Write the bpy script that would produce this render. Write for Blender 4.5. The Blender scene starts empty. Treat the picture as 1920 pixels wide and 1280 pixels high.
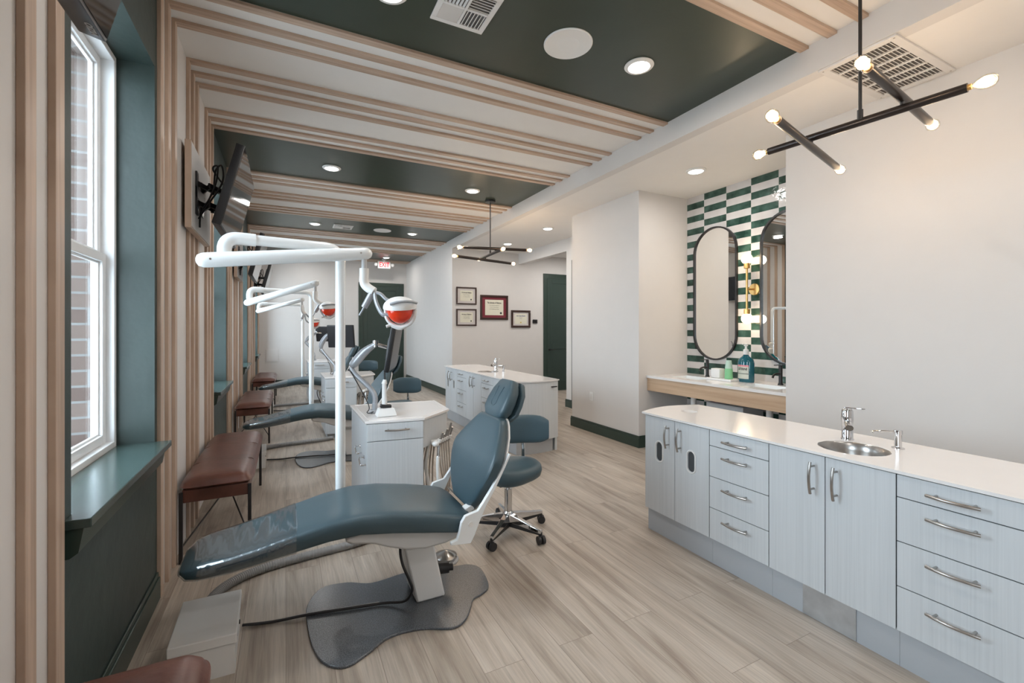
import bpy, bmesh, math, random
from mathutils import Vector, Matrix
S = bpy.context.scene
COL = S.collection
rnd = random.Random(7)
PI = math.pi

# ------------------------------------------------------------------ camera, world, exposure
YAW = 0.468
cam_d = bpy.data.cameras.new('camera'); cam = bpy.data.objects.new('camera', cam_d); COL.objects.link(cam)
cam.location = (0, 0, 1.4); cam.rotation_euler = (PI / 2, 0, -YAW)
cam_d.sensor_width = 36; cam_d.lens = 838.5 / 1920 * 36; cam_d.shift_y = -23 / 1920
cam_d.clip_start = 0.02; cam_d.clip_end = 200
S.camera = cam
S.view_settings.view_transform = 'Standard'; S.view_settings.look = 'None'
S.view_settings.exposure = 0.06; S.view_settings.gamma = 1; S.view_settings.use_curve_mapping = False
w = bpy.data.worlds.new('sky'); S.world = w; w.use_nodes = True
bgn = w.node_tree.nodes['Background']
bgn.inputs[0].default_value = (0.74, 0.87, 1.0, 1); bgn.inputs[1].default_value = 12.5
def lamp(name, kind, loc, energy, color, size=0.15, rot=(0, 0, 0), spot=None):
    d = bpy.data.lights.new(name, kind); d.energy = energy; d.color = color
    o = bpy.data.objects.new(name, d); COL.objects.link(o); o.location = loc; o.rotation_euler = rot
    if kind == 'AREA':
        d.shape = 'DISK'; d.size = size
    elif kind == 'SPOT':
        d.shadow_soft_size = size; d.spot_size = spot or 2.6; d.spot_blend = 0.6
    else:
        d.shadow_soft_size = size
    return o
# daylight comes from the sky; light portals at each window only guide the sampling
for k in range(-1, 4):
    y = 2.36 + 3.05 * k
    d = bpy.data.lights.new('window_portal', 'AREA'); d.shape = 'RECTANGLE'; d.size = 1.95; d.size_y = 1.0
    d.cycles.is_portal = True
    o = bpy.data.objects.new('window_portal', d); COL.objects.link(o)
    o.location = (-1.01, y, 1.78); o.rotation_euler = (0, -PI / 2, 0)

# ------------------------------------------------------------------ materials
def lin(c):
    return tuple((v / 255 / 12.92 if v / 255 <= 0.04045 else ((v / 255 + 0.055) / 1.055) ** 2.4) for v in c) + (1,)
def nt(name):
    m = bpy.data.materials.new(name); m.use_nodes = True
    n = m.node_tree.nodes; l = m.node_tree.links
    return m, n, l, n['Principled BSDF']
def coords(n, l, scale=(1, 1, 1), rot=(0, 0, 0)):
    tc = n.new('ShaderNodeTexCoord'); mp = n.new('ShaderNodeMapping')
    mp.inputs['Scale'].default_value = scale; mp.inputs['Rotation'].default_value = rot
    l.new(tc.outputs['Object'], mp.inputs['Vector']); return mp
def plain(name, c, rough=0.5, metal=0.0, bump=0.0, bscale=60, var=0.04, vscale=6, coat=0.0, spec=0.5, scale=(1, 1, 1), emit=None, estr=0):
    m, n, l, b = nt(name)
    mp = coords(n, l, scale)
    nz = n.new('ShaderNodeTexNoise'); nz.inputs['Scale'].default_value = vscale; nz.inputs['Detail'].default_value = 4
    l.new(mp.outputs[0], nz.inputs['Vector'])
    rp = n.new('ShaderNodeValToRGB')
    c0 = tuple(max(0, v * (1 - var)) for v in c[:3]) + (1,); c1 = tuple(min(1, v * (1 + var)) for v in c[:3]) + (1,)
    rp.color_ramp.elements[0].color = c0; rp.color_ramp.elements[1].color = c1
    rp.color_ramp.elements[0].position = 0.3; rp.color_ramp.elements[1].position = 0.7
    l.new(nz.outputs[0], rp.inputs[0]); l.new(rp.outputs[0], b.inputs['Base Color'])
    b.inputs['Roughness'].default_value = rough; b.inputs['Metallic'].default_value = metal
    b.inputs['Coat Weight'].default_value = coat; b.inputs['Specular IOR Level'].default_value = spec
    if bump:
        nb = n.new('ShaderNodeTexNoise'); nb.inputs['Scale'].default_value = bscale; nb.inputs['Detail'].default_value = 3
        l.new(mp.outputs[0], nb.inputs['Vector'])
        bp = n.new('ShaderNodeBump'); bp.inputs['Strength'].default_value = bump; bp.inputs['Distance'].default_value = 0.01
        l.new(nb.outputs[0], bp.inputs['Height']); l.new(bp.outputs[0], b.inputs['Normal'])
    if emit:
        b.inputs['Emission Color'].default_value = emit; b.inputs['Emission Strength'].default_value = estr
    return m
def grain(name, ca, cb, scale, rough=0.5, bump=0.05, nscale=1.0, detail=6, coat=0):
    m, n, l, b = nt(name)
    mp = coords(n, l, scale)
    nz = n.new('ShaderNodeTexNoise'); nz.inputs['Scale'].default_value = nscale; nz.inputs['Detail'].default_value = detail
    nz.inputs['Roughness'].default_value = 0.6
    l.new(mp.outputs[0], nz.inputs['Vector'])
    rp = n.new('ShaderNodeValToRGB'); rp.color_ramp.elements[0].color = ca; rp.color_ramp.elements[1].color = cb
    rp.color_ramp.elements[0].position = 0.33; rp.color_ramp.elements[1].position = 0.67
    l.new(nz.outputs[0], rp.inputs[0]); l.new(rp.outputs[0], b.inputs['Base Color'])
    b.inputs['Roughness'].default_value = rough; b.inputs['Coat Weight'].default_value = coat
    bp = n.new('ShaderNodeBump'); bp.inputs['Strength'].default_value = bump; bp.inputs['Distance'].default_value = 0.004
    l.new(nz.outputs[0], bp.inputs['Height']); l.new(bp.outputs[0], b.inputs['Normal'])
    return m
def floor_mat():
    m, n, l, b = nt('plank_floor')
    mp = coords(n, l, (1, 1, 1), (0, 0, PI / 2))
    def brick(c1, c2, cm):
        br = n.new('ShaderNodeTexBrick'); br.inputs['Scale'].default_value = 1
        br.inputs['Brick Width'].default_value = 1.22; br.inputs['Row Height'].default_value = 0.18
        br.inputs['Mortar Size'].default_value = 0.0012; br.inputs['Mortar Smooth'].default_value = 0.2
        br.offset = 0.37; br.offset_frequency = 2
        br.inputs['Color1'].default_value = c1; br.inputs['Color2'].default_value = c2; br.inputs['Mortar'].default_value = cm
        l.new(mp.outputs[0], br.inputs['Vector']); return br
    br = brick((0, 0, 0, 1), (1, 1, 1, 1), (0.5, 0.5, 0.5, 1))
    # per-plank offset of the grain
    mul = n.new('ShaderNodeVectorMath'); mul.operation = 'MULTIPLY'; mul.inputs[1].default_value = (9, 5, 3)
    l.new(br.outputs['Color'], mul.inputs[0])
    add = n.new('ShaderNodeVectorMath'); add.operation = 'ADD'
    l.new(mp.outputs[0], add.inputs[0]); l.new(mul.outputs[0], add.inputs[1])
    def noise(sc, det, dist=0.0, rough=0.55):
        mm = n.new('ShaderNodeMapping'); mm.inputs['Scale'].default_value = sc
        l.new(add.outputs[0], mm.inputs['Vector'])
        z = n.new('ShaderNodeTexNoise'); z.inputs['Scale'].default_value = 1; z.inputs['Detail'].default_value = det
        z.inputs['Distortion'].default_value = dist; z.inputs['Roughness'].default_value = rough
        l.new(mm.outputs[0], z.inputs['Vector']); return z
    z1 = noise((0.9, 9, 1), 5, 1.2); z2 = noise((3, 110, 1), 4, 0.3, 0.7)
    r1 = n.new('ShaderNodeValToRGB'); e = r1.color_ramp.elements
    e[0].position = 0.28; e[0].color = FLOOR[0]; e[1].position = 0.68; e[1].color = FLOOR[2]
    k = e.new(0.46); k.color = FLOOR[1]
    l.new(z1.outputs[0], r1.inputs[0])
    r2 = n.new('ShaderNodeValToRGB'); r2.color_ramp.elements[0].position = 0.3; r2.color_ramp.elements[1].position = 0.62
    r2.color_ramp.elements[0].color = (0.78, 0.78, 0.78, 1); r2.color_ramp.elements[1].color = (1.06, 1.05, 1.04, 1)
    l.new(z2.outputs[0], r2.inputs[0])
    mx = n.new('ShaderNodeMix'); mx.data_type = 'RGBA'; mx.blend_type = 'MULTIPLY'; mx.inputs[0].default_value = 1
    l.new(r1.outputs[0], mx.inputs[6]); l.new(r2.outputs[0], mx.inputs[7])
    r3 = n.new('ShaderNodeValToRGB'); r3.color_ramp.elements[0].color = (0.92, 0.91, 0.90, 1); r3.color_ramp.elements[1].color = (1.06, 1.06, 1.06, 1)
    l.new(br.outputs['Color'], r3.inputs[0])
    m2 = n.new('ShaderNodeMix'); m2.data_type = 'RGBA'; m2.blend_type = 'MULTIPLY'; m2.inputs[0].default_value = 1
    l.new(mx.outputs[2], m2.inputs[6]); l.new(r3.outputs[0], m2.inputs[7])
    m3 = n.new('ShaderNodeMix'); m3.data_type = 'RGBA'; m3.blend_type = 'MIX'
    l.new(br.outputs['Fac'], m3.inputs[0]); l.new(m2.outputs[2], m3.inputs[6]); m3.inputs[7].default_value = (0.24, 0.19, 0.155, 1)
    l.new(m3.outputs[2], b.inputs['Base Color'])
    b.inputs['Roughness'].default_value = 0.38
    bp = n.new('ShaderNodeBump'); bp.inputs['Strength'].default_value = 0.08; bp.inputs['Distance'].default_value = 0.003
    l.new(z2.outputs[0], bp.inputs['Height']); l.new(bp.outputs[0], b.inputs['Normal'])
    return m
def tile_mat():
    # stacked checkerboard of wide tiles with handmade-looking glaze
    m, n, l, b = nt('checker_tile')
    tc = n.new('ShaderNodeTexCoord'); sp = n.new('ShaderNodeSeparateXYZ'); l.new(tc.outputs['Object'], sp.inputs[0])
    def mth(op, a, bb, c=None):
        q = n.new('ShaderNodeMath'); q.operation = op
        for i, v in enumerate((a, bb, c)):
            if v is None: continue
            if isinstance(v, (int, float)): q.inputs[i].default_value = v
            else: l.new(v, q.inputs[i])
        return q.outputs[0]
    u = mth('DIVIDE', mth('SUBTRACT', 4.090, sp.outputs[1]), 0.3061); v = mth('DIVIDE', mth('SUBTRACT', 3.041, sp.outputs[2]), 0.0786)
    fu = mth('FLOOR', u, None); fv = mth('FLOOR', v, None)
    par = mth('MODULO', mth('ADD', fu, mth('ADD', fv, 100)), 2)
    par = mth('GREATER_THAN', par, 0.5)
    def edge(x, f, s):
        fr = mth('SUBTRACT', x, f); a = mth('MINIMUM', fr, mth('SUBTRACT', 1, fr)); return mth('LESS_THAN', mth('MULTIPLY', a, s), 0.0011)
    gr = mth('MAXIMUM', edge(u, fu, 0.3115), edge(v, fv, 0.08))
    nz = n.new('ShaderNodeTexNoise'); nz.inputs['Scale'].default_value = 9; nz.inputs['Detail'].default_value = 3
    l.new(tc.outputs['Object'], nz.inputs['Vector'])
    rg = n.new('ShaderNodeValToRGB'); rg.color_ramp.elements[0].position = 0.35; rg.color_ramp.elements[1].position = 0.7
    rg.color_ramp.elements[0].color = (0.014, 0.045, 0.034, 1); rg.color_ramp.elements[1].color = (0.06, 0.13, 0.105, 1)
    rw = n.new('ShaderNodeValToRGB'); rw.color_ramp.elements[0].color = (0.55, 0.53, 0.52, 1); rw.color_ramp.elements[1].color = (0.72, 0.70, 0.69, 1)
    l.new(nz.outputs[0], rg.inputs[0]); l.new(nz.outputs[0], rw.inputs[0])
    m1 = n.new('ShaderNodeMix'); m1.data_type = 'RGBA'; l.new(par, m1.inputs[0]); l.new(rw.outputs[0], m1.inputs[6]); l.new(rg.outputs[0], m1.inputs[7])
    m2 = n.new('ShaderNodeMix'); m2.data_type = 'RGBA'; l.new(gr, m2.inputs[0]); l.new(m1.outputs[2], m2.inputs[6]); m2.inputs[7].default_value = (0.5, 0.49, 0.47, 1)
    l.new(m2.outputs[2], b.inputs['Base Color'])
    rr = mth('ADD', mth('MULTIPLY', gr, 0.5), 0.12); l.new(rr, b.inputs['Roughness'])
    nb = n.new('ShaderNodeTexNoise'); nb.inputs['Scale'].default_value = 22; nb.inputs['Detail'].default_value = 2; l.new(tc.outputs['Object'], nb.inputs['Vector'])
    bp = n.new('ShaderNodeBump'); bp.inputs['Strength'].default_value = 0.35; bp.inputs['Distance'].default_value = 0.006
    l.new(nb.outputs[0], bp.inputs['Height']); l.new(bp.outputs[0], b.inputs['Normal'])
    return m
def glass_mat(name, tint=(1, 1, 1, 1), gloss=0.08, rough=0.02):
    m = bpy.data.materials.new(name); m.use_nodes = True; n = m.node_tree.nodes; l = m.node_tree.links
    n.clear(); out = n.new('ShaderNodeOutputMaterial'); mx = n.new('ShaderNodeMixShader')
    tr = n.new('ShaderNodeBsdfTransparent'); tr.inputs[0].default_value = tint
    gl = n.new('ShaderNodeBsdfGlossy'); gl.inputs['Roughness'].default_value = rough
    lw = n.new('ShaderNodeLayerWeight'); lw.inputs[0].default_value = 0.5
    pw = n.new('ShaderNodeMath'); pw.operation = 'POWER'; pw.inputs[1].default_value = 5.0
    l.new(lw.outputs['Facing'], pw.inputs[0])
    ad = n.new('ShaderNodeMath'); ad.operation = 'MULTIPLY_ADD'; ad.inputs[1].default_value = 0.8; ad.inputs[2].default_value = gloss; ad.use_clamp = True
    l.new(pw.outputs[0], ad.inputs[0]); l.new(ad.outputs[0], mx.inputs[0]); l.new(tr.outputs[0], mx.inputs[1]); l.new(gl.outputs[0], mx.inputs[2]); l.new(mx.outputs[0], out.inputs[0])
    return m
def film_mat():
    m = glass_mat('clear_plastic_film', (0.93, 0.96, 0.98, 1), 0.17, 0.10)
    n = m.node_tree.nodes; l = m.node_tree.links
    gl = [x for x in n if x.type == 'BSDF_GLOSSY'][0]
    mp = coords(n, l, (7, 1.2, 3)); nz = n.new('ShaderNodeTexNoise'); nz.inputs['Scale'].default_value = 2.2; nz.inputs['Detail'].default_value = 2
    l.new(mp.outputs[0], nz.inputs['Vector']); bp = n.new('ShaderNodeBump'); bp.inputs['Strength'].default_value = 0.3; bp.inputs['Distance'].default_value = 0.02
    l.new(nz.outputs[0], bp.inputs['Height']); l.new(bp.outputs[0], gl.inputs['Normal'])
    return m
def emis(name, c, s):
    m, n, l, b = nt(name); b.inputs['Base Color'].default_value = (0.8, 0.8, 0.8, 1)
    b.inputs['Emission Color'].default_value = c; b.inputs['Emission Strength'].default_value = s; return m
def brick_mat():
    m, n, l, b = nt('red_brick'); mp = coords(n, l, (1, 1, 1), (PI / 2, 0, 0))
    tc = n.new('ShaderNodeTexCoord'); sp = n.new('ShaderNodeSeparateXYZ'); l.new(tc.outputs['Object'], sp.inputs[0])
    ad = n.new('ShaderNodeMath'); ad.operation = 'ADD'; l.new(sp.outputs[0], ad.inputs[0]); l.new(sp.outputs[1], ad.inputs[1])
    cb = n.new('ShaderNodeCombineXYZ'); l.new(ad.outputs[0], cb.inputs[0]); l.new(sp.outputs[2], cb.inputs[1])
    br = n.new('ShaderNodeTexBrick'); br.inputs['Scale'].default_value = 1; br.inputs['Brick Width'].default_value = 0.2; br.inputs['Row Height'].default_value = 0.075
    br.inputs['Mortar Size'].default_value = 0.006
    br.inputs['Color1'].default_value = (0.085, 0.055, 0.045, 1); br.inputs['Color2'].default_value = (0.13, 0.095, 0.08, 1); br.inputs['Mortar'].default_value = (0.15, 0.145, 0.14, 1)
    l.new(cb.outputs[0], br.inputs['Vector']); l.new(br.outputs['Color'], b.inputs['Base Color']); b.inputs['Roughness'].default_value = 0.9
    return m
FLOOR = [(0.27, 0.215, 0.175, 1), (0.43, 0.37, 0.31, 1), (0.54, 0.48, 0.415, 1)]
M = {}
M['wall'] = plain('warm_white_paint', (0.69, 0.668, 0.65), 0.55, bump=0.05, bscale=25, var=0.01)
M['ceil'] = plain('wall_white_lightened', (0.82, 0.80, 0.775), 0.6, bump=0.03, bscale=25, var=0.01)  # lighter copy of the wall paint; extra brightness is put into its colour
M['green'] = plain('dark_green_paint', (0.029, 0.045, 0.041), 0.5, bump=0.35, bscale=9, var=0.06)
M['green_ceil'] = plain('dark_green_ceiling_paint', (0.030, 0.043, 0.031), 0.30, bump=0.04, bscale=14, var=0.05)
M['green_trim'] = plain('dark_green_trim_paint', (0.028, 0.050, 0.040), 0.35, var=0.05)
M['sill'] = plain('dark_green_gloss_sill', (0.040, 0.065, 0.060), 0.22, var=0.04)
M['slat'] = grain('maple_slat', (0.40, 0.285, 0.21, 1), (0.60, 0.455, 0.355, 1), (1.3, 45, 1.3), 0.42, 0.04)
M['floor'] = floor_mat()
M['tile'] = tile_mat()
M['vinyl'] = plain('white_vinyl_frame', (0.82, 0.83, 0.84), 0.35, var=0.01)
M['glass'] = glass_mat('window_glass', (0.97, 0.985, 0.98, 1), 0.02, 0.0)
M['film'] = film_mat()
M['brick'] = brick_mat()
M['grass'] = plain('lawn', (0.10, 0.22, 0.05), 0.9, var=0.5, vscale=30)
M['concrete'] = plain('pale_concrete', (0.55, 0.55, 0.54), 0.9, var=0.1)
M['oak'] = grain('light_oak', (0.47, 0.315, 0.20, 1), (0.60, 0.43, 0.29, 1), (20, 1.2, 30), 0.45, 0.05)
M['laminate'] = grain('pale_ash_laminate', (0.57, 0.595, 0.615, 1), (0.635, 0.66, 0.68, 1), (130, 130, 1.5), 0.42, 0.01)
M['kick'] = plain('grey_toe_kick', (0.43, 0.45, 0.475), 0.45, var=0.02)
M['gap'] = plain('dark_reveal', (0.06, 0.065, 0.07), 0.8)
M['solid'] = plain('white_solid_surface', (0.84, 0.82, 0.81), 0.18, var=0.01, coat=0.2)
M['steel'] = plain('brushed_steel', (0.42, 0.40, 0.38), 0.28, 1.0, var=0.06, vscale=40)
M['chrome'] = plain('chrome', (0.72, 0.72, 0.73), 0.08, 1.0, var=0.01)
M['plate'] = plain('galvanised_plate', (0.50, 0.51, 0.52), 0.45, 0.8, var=0.18, vscale=9)
M['black'] = plain('black_metal', (0.018, 0.017, 0.018), 0.36, var=0.05)
M['blackp'] = plain('black_plastic', (0.02, 0.02, 0.022), 0.45, var=0.05)
M['bronze'] = plain('dark_bronze_tube', (0.035, 0.028, 0.026), 0.28, 0.6, var=0.1)
M['brass'] = plain('brushed_brass', (0.72, 0.47, 0.18), 0.28, 0.9, var=0.04)
M['white_enamel'] = plain('white_enamel', (0.84, 0.87, 0.88), 0.16, var=0.01, coat=0.4)
M['white_plastic'] = plain('white_plastic', (0.80, 0.80, 0.79), 0.32, var=0.01)
M['grey_plastic'] = plain('light_grey_plastic', (0.52, 0.53, 0.54), 0.38, var=0.02)
M['shell'] = plain('warm_grey_shell', (0.58, 0.58, 0.575), 0.38, var=0.015)
M['beige_plastic'] = plain('beige_cover', (0.78, 0.78, 0.77), 0.42, var=0.015)
M['silver'] = plain('silver_arm', (0.40, 0.42, 0.45), 0.34, 0.35, var=0.02)
M['teal'] = plain('teal_upholstery', (0.050, 0.088, 0.108), 0.40, bump=0.06, bscale=160, var=0.05)
M['baseplate'] = plain('grey_speckled_plate', (0.125, 0.138, 0.155), 0.26, 0.25, var=0.55, vscale=260)
M['leather'] = plain('brown_leather', (0.120, 0.046, 0.032), 0.34, bump=0.10, bscale=45, var=0.28, vscale=7)
M['orange'] = plain('orange_shield', (0.80, 0.045, 0.012), 0.12, var=0.06, coat=0.5)
M['hose'] = plain('grey_hose', (0.30, 0.295, 0.29), 0.5, var=0.04)
M['tube'] = plain('taupe_hose', (0.42, 0.37, 0.32), 0.45, var=0.04)
M['screen'] = plain('screen_glass', (0.012, 0.012, 0.014), 0.06, var=0.05)
M['monitor_face'] = plain('matte_monitor_screen', (0.030, 0.029, 0.033), 0.35, var=0.05)
M['bezel'] = plain('charcoal_bezel', (0.013, 0.013, 0.015), 0.4)
M['mirror'] = plain('mirror_silver', (0.90, 0.90, 0.88), 0.01, 1.0, var=0.0)
M['paper'] = plain('certificate_paper', (0.74, 0.72, 0.60), 0.7, var=0.02)
M['mat_grey'] = plain('grey_mount', (0.62, 0.58, 0.56), 0.8)
M['mat_red'] = plain('crimson_mount', (0.20, 0.03, 0.045), 0.8)
M['ink'] = plain('ink', (0.02, 0.02, 0.025), 0.8)
M['ink_blue'] = plain('blue_ink', (0.04, 0.06, 0.25), 0.8)
M['gold'] = plain('gold_seal', (0.65, 0.45, 0.05), 0.5)
M['frame_wood'] = plain('dark_walnut_frame', (0.045, 0.022, 0.018), 0.3, var=0.2)
M['red'] = plain('red_exit_letters', (0.62, 0.008, 0.02), 0.5, emit=(1.0, 0.02, 0.05, 1), estr=0.35)
M['exit'] = plain('exit_sign_body', (0.66, 0.65, 0.64), 0.5, emit=(1, 0.9, 0.9, 1), estr=0.02)
M['lamp_cool'] = emis('led_diffuser', (1.0, 0.97, 0.93, 1), 6)
M['bulb'] = emis('warm_bulb', (1.0, 0.68, 0.38, 1), 16)
M['globe'] = emis('sconce_globe', (1.0, 0.72, 0.42, 1), 9)
M['bulb_glass'] = glass_mat('bulb_glass', (1, 0.97, 0.9, 1), 0.06, 0.02)
M['blue_liquid'] = plain('blue_mouthwash', (0.0, 0.10, 0.14), 0.08, var=0.1, coat=0.5)
M['mint'] = plain('mint_green_paper', (0.25, 0.62, 0.32), 0.6)
M['mint_pale'] = plain('pale_mint_paper', (0.50, 0.68, 0.58), 0.6)
M['label'] = plain('pale_label', (0.62, 0.63, 0.55), 0.5)
M['pink'] = plain('pink_band', (0.75, 0.28, 0.32), 0.5)
M['magenta'] = plain('magenta_plastic', (0.45, 0.02, 0.13), 0.5)
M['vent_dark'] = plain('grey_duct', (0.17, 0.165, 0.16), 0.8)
M['vent'] = plain('white_grille', (0.74, 0.72, 0.70), 0.4)
M['door'] = plain('dark_green_door', (0.030, 0.052, 0.044), 0.35, var=0.04)

# ------------------------------------------------------------------ mesh helpers
ORG = [Vector((0, 0, 0))]
def box(bm, a, b, mi=0, bev=0.0, seg=2):
    x0, y0, z0 = (min(a[i], b[i]) for i in range(3)); x1, y1, z1 = (max(a[i], b[i]) for i in range(3))
    vs = [bm.verts.new(p) for p in ((x0, y0, z0), (x1, y0, z0), (x1, y1, z0), (x0, y1, z0), (x0, y0, z1), (x1, y0, z1), (x1, y1, z1), (x0, y1, z1))]
    fs = [bm.faces.new([vs[i] for i in f]) for f in ((3, 2, 1, 0), (4, 5, 6, 7), (0, 1, 5, 4), (1, 2, 6, 5), (2, 3, 7, 6), (3, 0, 4, 7))]
    for f in fs: f.material_index = mi
    if bev > 0:
        es = list({e for f in fs for e in f.edges})
        bmesh.ops.bevel(bm, geom=es, offset=bev, segments=seg, profile=0.5, affect='EDGES')
    return vs
def obox(bm, c, sx, sy, sz, rot=(0, 0, 0), bev=0.0, seg=2, R=None):
    """box of size s around c, rotated"""
    t = bmesh.new(); box(t, (-sx / 2, -sy / 2, -sz / 2), (sx / 2, sy / 2, sz / 2), bev=bev, seg=seg)
    from mathutils import Euler
    m = Matrix.Translation(c) @ (R.to_4x4() if R is not None else Euler(rot).to_matrix().to_4x4())
    t.transform(m); merge(bm, t)
def merge(bm, t):
    me = bpy.data.meshes.new('tmp'); t.to_mesh(me); t.free(); bm.from_mesh(me); bpy.data.meshes.remove(me)
def frame(d):
    d = Vector(d).normalized(); a = Vector((0, 0, 1)) if abs(d.z) < 0.95 else Vector((1, 0, 0))
    u = d.cross(a).normalized(); return u, u.cross(d).normalized()
def rings(bm, rs, cap=True, closed=False):
    vv = [[bm.verts.new(p) for p in r] for r in rs]; n = len(rs[0])
    k = len(vv)
    for i in range(k if closed else k - 1):
        a = vv[i]; b = vv[(i + 1) % k]
        for j in range(n):
            try: bm.faces.new((a[j], a[(j + 1) % n], b[(j + 1) % n], b[j]))
            except ValueError: pass
    if cap and not closed:
        bm.faces.new(list(reversed(vv[0]))); bm.faces.new(vv[-1])
    bm.normal_update()
    return vv
def rod(bm, p0, p1, r0, r1=None, seg=20, cap=True):
    r1 = r0 if r1 is None else r1; p0 = Vector(p0); p1 = Vector(p1); u, v = frame(p1 - p0)
    rings(bm, [[p + (u * math.cos(2 * PI * i / seg) + v * math.sin(2 * PI * i / seg)) * r for i in range(seg)] for p, r in ((p0, r0), (p1, r1))], cap)
def smooth_path(pts, n=8):
    P = [Vector(p) for p in pts]; out = []
    for i in range(len(P) - 1):
        p0 = P[max(i - 1, 0)]; p1 = P[i]; p2 = P[i + 1]; p3 = P[min(i + 2, len(P) - 1)]
        for k in range(n):
            t = k / n
            out.append(0.5 * ((2 * p1) + (p2 - p0) * t + (2 * p0 - 5 * p1 + 4 * p2 - p3) * t * t + (3 * p1 - p0 - 3 * p2 + p3) * t ** 3))
    out.append(P[-1]); return out
def sweep(bm, pts, r, seg=12, n=0, radf=None, flat=1.0):
    P = smooth_path(pts, n) if n else [Vector(p) for p in pts]
    up = None; rs = []
    for i, p in enumerate(P):
        d = (P[min(i + 1, len(P) - 1)] - P[max(i - 1, 0)]).normalized()
        if up is None: u, v = frame(d)
        else:
            u = (up - d * up.dot(d)).normalized(); v = u.cross(d).normalized()
        up = u; rr = radf(i / (len(P) - 1)) if radf else r
        rs.append([p + (u * math.cos(2 * PI * k / seg) + v * flat * math.sin(2 * PI * k / seg)) * rr for k in range(seg)])
    rings(bm, rs)
def bend(a, c, b, r, n=6):
    """points of a rounded corner a-c-b"""
    a, c, b = Vector(a), Vector(c), Vector(b); d1 = (a - c).normalized(); d2 = (b - c).normalized()
    s = c + d1 * r; e = c + d2 * r; out = [a]
    for i in range(n + 1):
        t = i / n; out.append(s * (1 - t) ** 2 + c * 2 * t * (1 - t) + e * t * t)
    out.append(b); return out
def lathe(bm, prof, c, seg=28, axis=(0, 0, 1)):
    c = Vector(c); ax = Vector(axis).normalized(); u, v = frame(ax)
    rings(bm, [[c + ax * z + (u * math.cos(2 * PI * i / seg) + v * math.sin(2 * PI * i / seg)) * max(r, 1e-4) for i in range(seg)] for r, z in prof])
def ball(bm, c, r, s=(1, 1, 1), seg=20, R=None):
    m = Matrix.Translation(c) @ (R.to_4x4() if R is not None else Matrix()) @ Matrix.Diagonal((r * s[0], r * s[1], r * s[2], 1))
    bmesh.ops.create_uvsphere(bm, u_segments=seg, v_segments=seg // 2 + 2, radius=1, matrix=m)
def prism(bm, pts, lo, hi, axis='z', bev=0.0, seg=2, mi=0):
    f = {'z': lambda p, h: (p[0], p[1], h), 'y': lambda p, h: (p[0], h, p[1]), 'x': lambda p, h: (h, p[0], p[1])}[axis]
    a = [bm.verts.new(f(p, lo)) for p in pts]; b = [bm.verts.new(f(p, hi)) for p in pts]; n = len(pts)
    fs = [bm.faces.new(list(reversed(a))), bm.faces.new(b)] + [bm.faces.new((a[i], a[(i + 1) % n], b[(i + 1) % n], b[i])) for i in range(n)]
    for x in fs: x.material_index = mi
    bmesh.ops.recalc_face_normals(bm, faces=fs)
    if bev:
        es = list({e for q in fs[:2] for e in q.edges}); bmesh.ops.bevel(bm, geom=es, offset=bev, segments=seg, profile=0.5, affect='EDGES')
def closed_curve(pts, n=6):
    out = []; m = len(pts)
    for i in range(m):
        p0, p1, p2, p3 = (Vector(pts[(i + k) % m]) for k in (-1, 0, 1, 2))
        for k in range(n):
            t = k / n; out.append(0.5 * ((2 * p1) + (p2 - p0) * t + (2 * p0 - 5 * p1 + 4 * p2 - p3) * t * t + (3 * p1 - p0 - 3 * p2 + p3) * t ** 3))
    return out
def B(): return bmesh.new()
def obj(name, bm, mats, parent=None, smooth=True, bev=0.0, kind=None, label=None, weld=False):
    bmesh.ops.recalc_face_normals(bm, faces=bm.faces[:])
    if parent is not None:
        r = parent
        while r.parent: r = r.parent
        bm.transform(Matrix.Translation(-Vector(r['_o'])))
    me = bpy.data.meshes.new(name); bm.to_mesh(me); bm.free()
    for m in (mats if isinstance(mats, (list, tuple)) else [mats]): me.materials.append(M[m])
    o = bpy.data.objects.new(name, me); COL.objects.link(o)
    if parent is not None: o.parent = parent
    if bev:
        md = o.modifiers.new('bevel', 'BEVEL'); md.width = bev; md.segments = 2; md.limit_method = 'ANGLE'; md.angle_limit = 0.9
    if smooth:
        for p in me.polygons: p.use_smooth = True
        try: me.set_sharp_from_angle(angle=0.7)
        except Exception: pass
    if kind: o['kind'] = kind
    if label: o['label'] = label
    return o
def thing(name, label, cat, loc, group=None):
    o = bpy.data.objects.new(name, None); COL.objects.link(o); o.empty_display_size = 0.05
    o.location = loc; o['_o'] = tuple(loc); o['label'] = label; o['category'] = cat
    if group: o['group'] = group
    return o
def single(name, bm, mat, label, cat, group=None, **k):
    # one-mesh thing with its origin at its own base centre
    xs = [v.co for v in bm.verts]; c = Vector(((min(v.x for v in xs) + max(v.x for v in xs)) / 2, (min(v.y for v in xs) + max(v.y for v in xs)) / 2, min(v.z for v in xs)))
    bm.transform(Matrix.Translation(-c)); o = obj(name, bm, mat, **k); o.location = c
    o['label'] = label; o['category'] = cat
    if group: o['group'] = group
    return o
def dup(root, delta, label, rotz=0, group=None):
    r = root.copy(); COL.objects.link(r); r.location = root.location + Vector(delta); r.rotation_euler = (0, 0, rotz); r['label'] = label
    if group: r['group'] = group
    for ch in list(root.children):
        c = ch.copy(); COL.objects.link(c); c.parent = r
        for g in list(ch.children):
            d = g.copy(); COL.objects.link(d); d.parent = c
    return r
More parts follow.
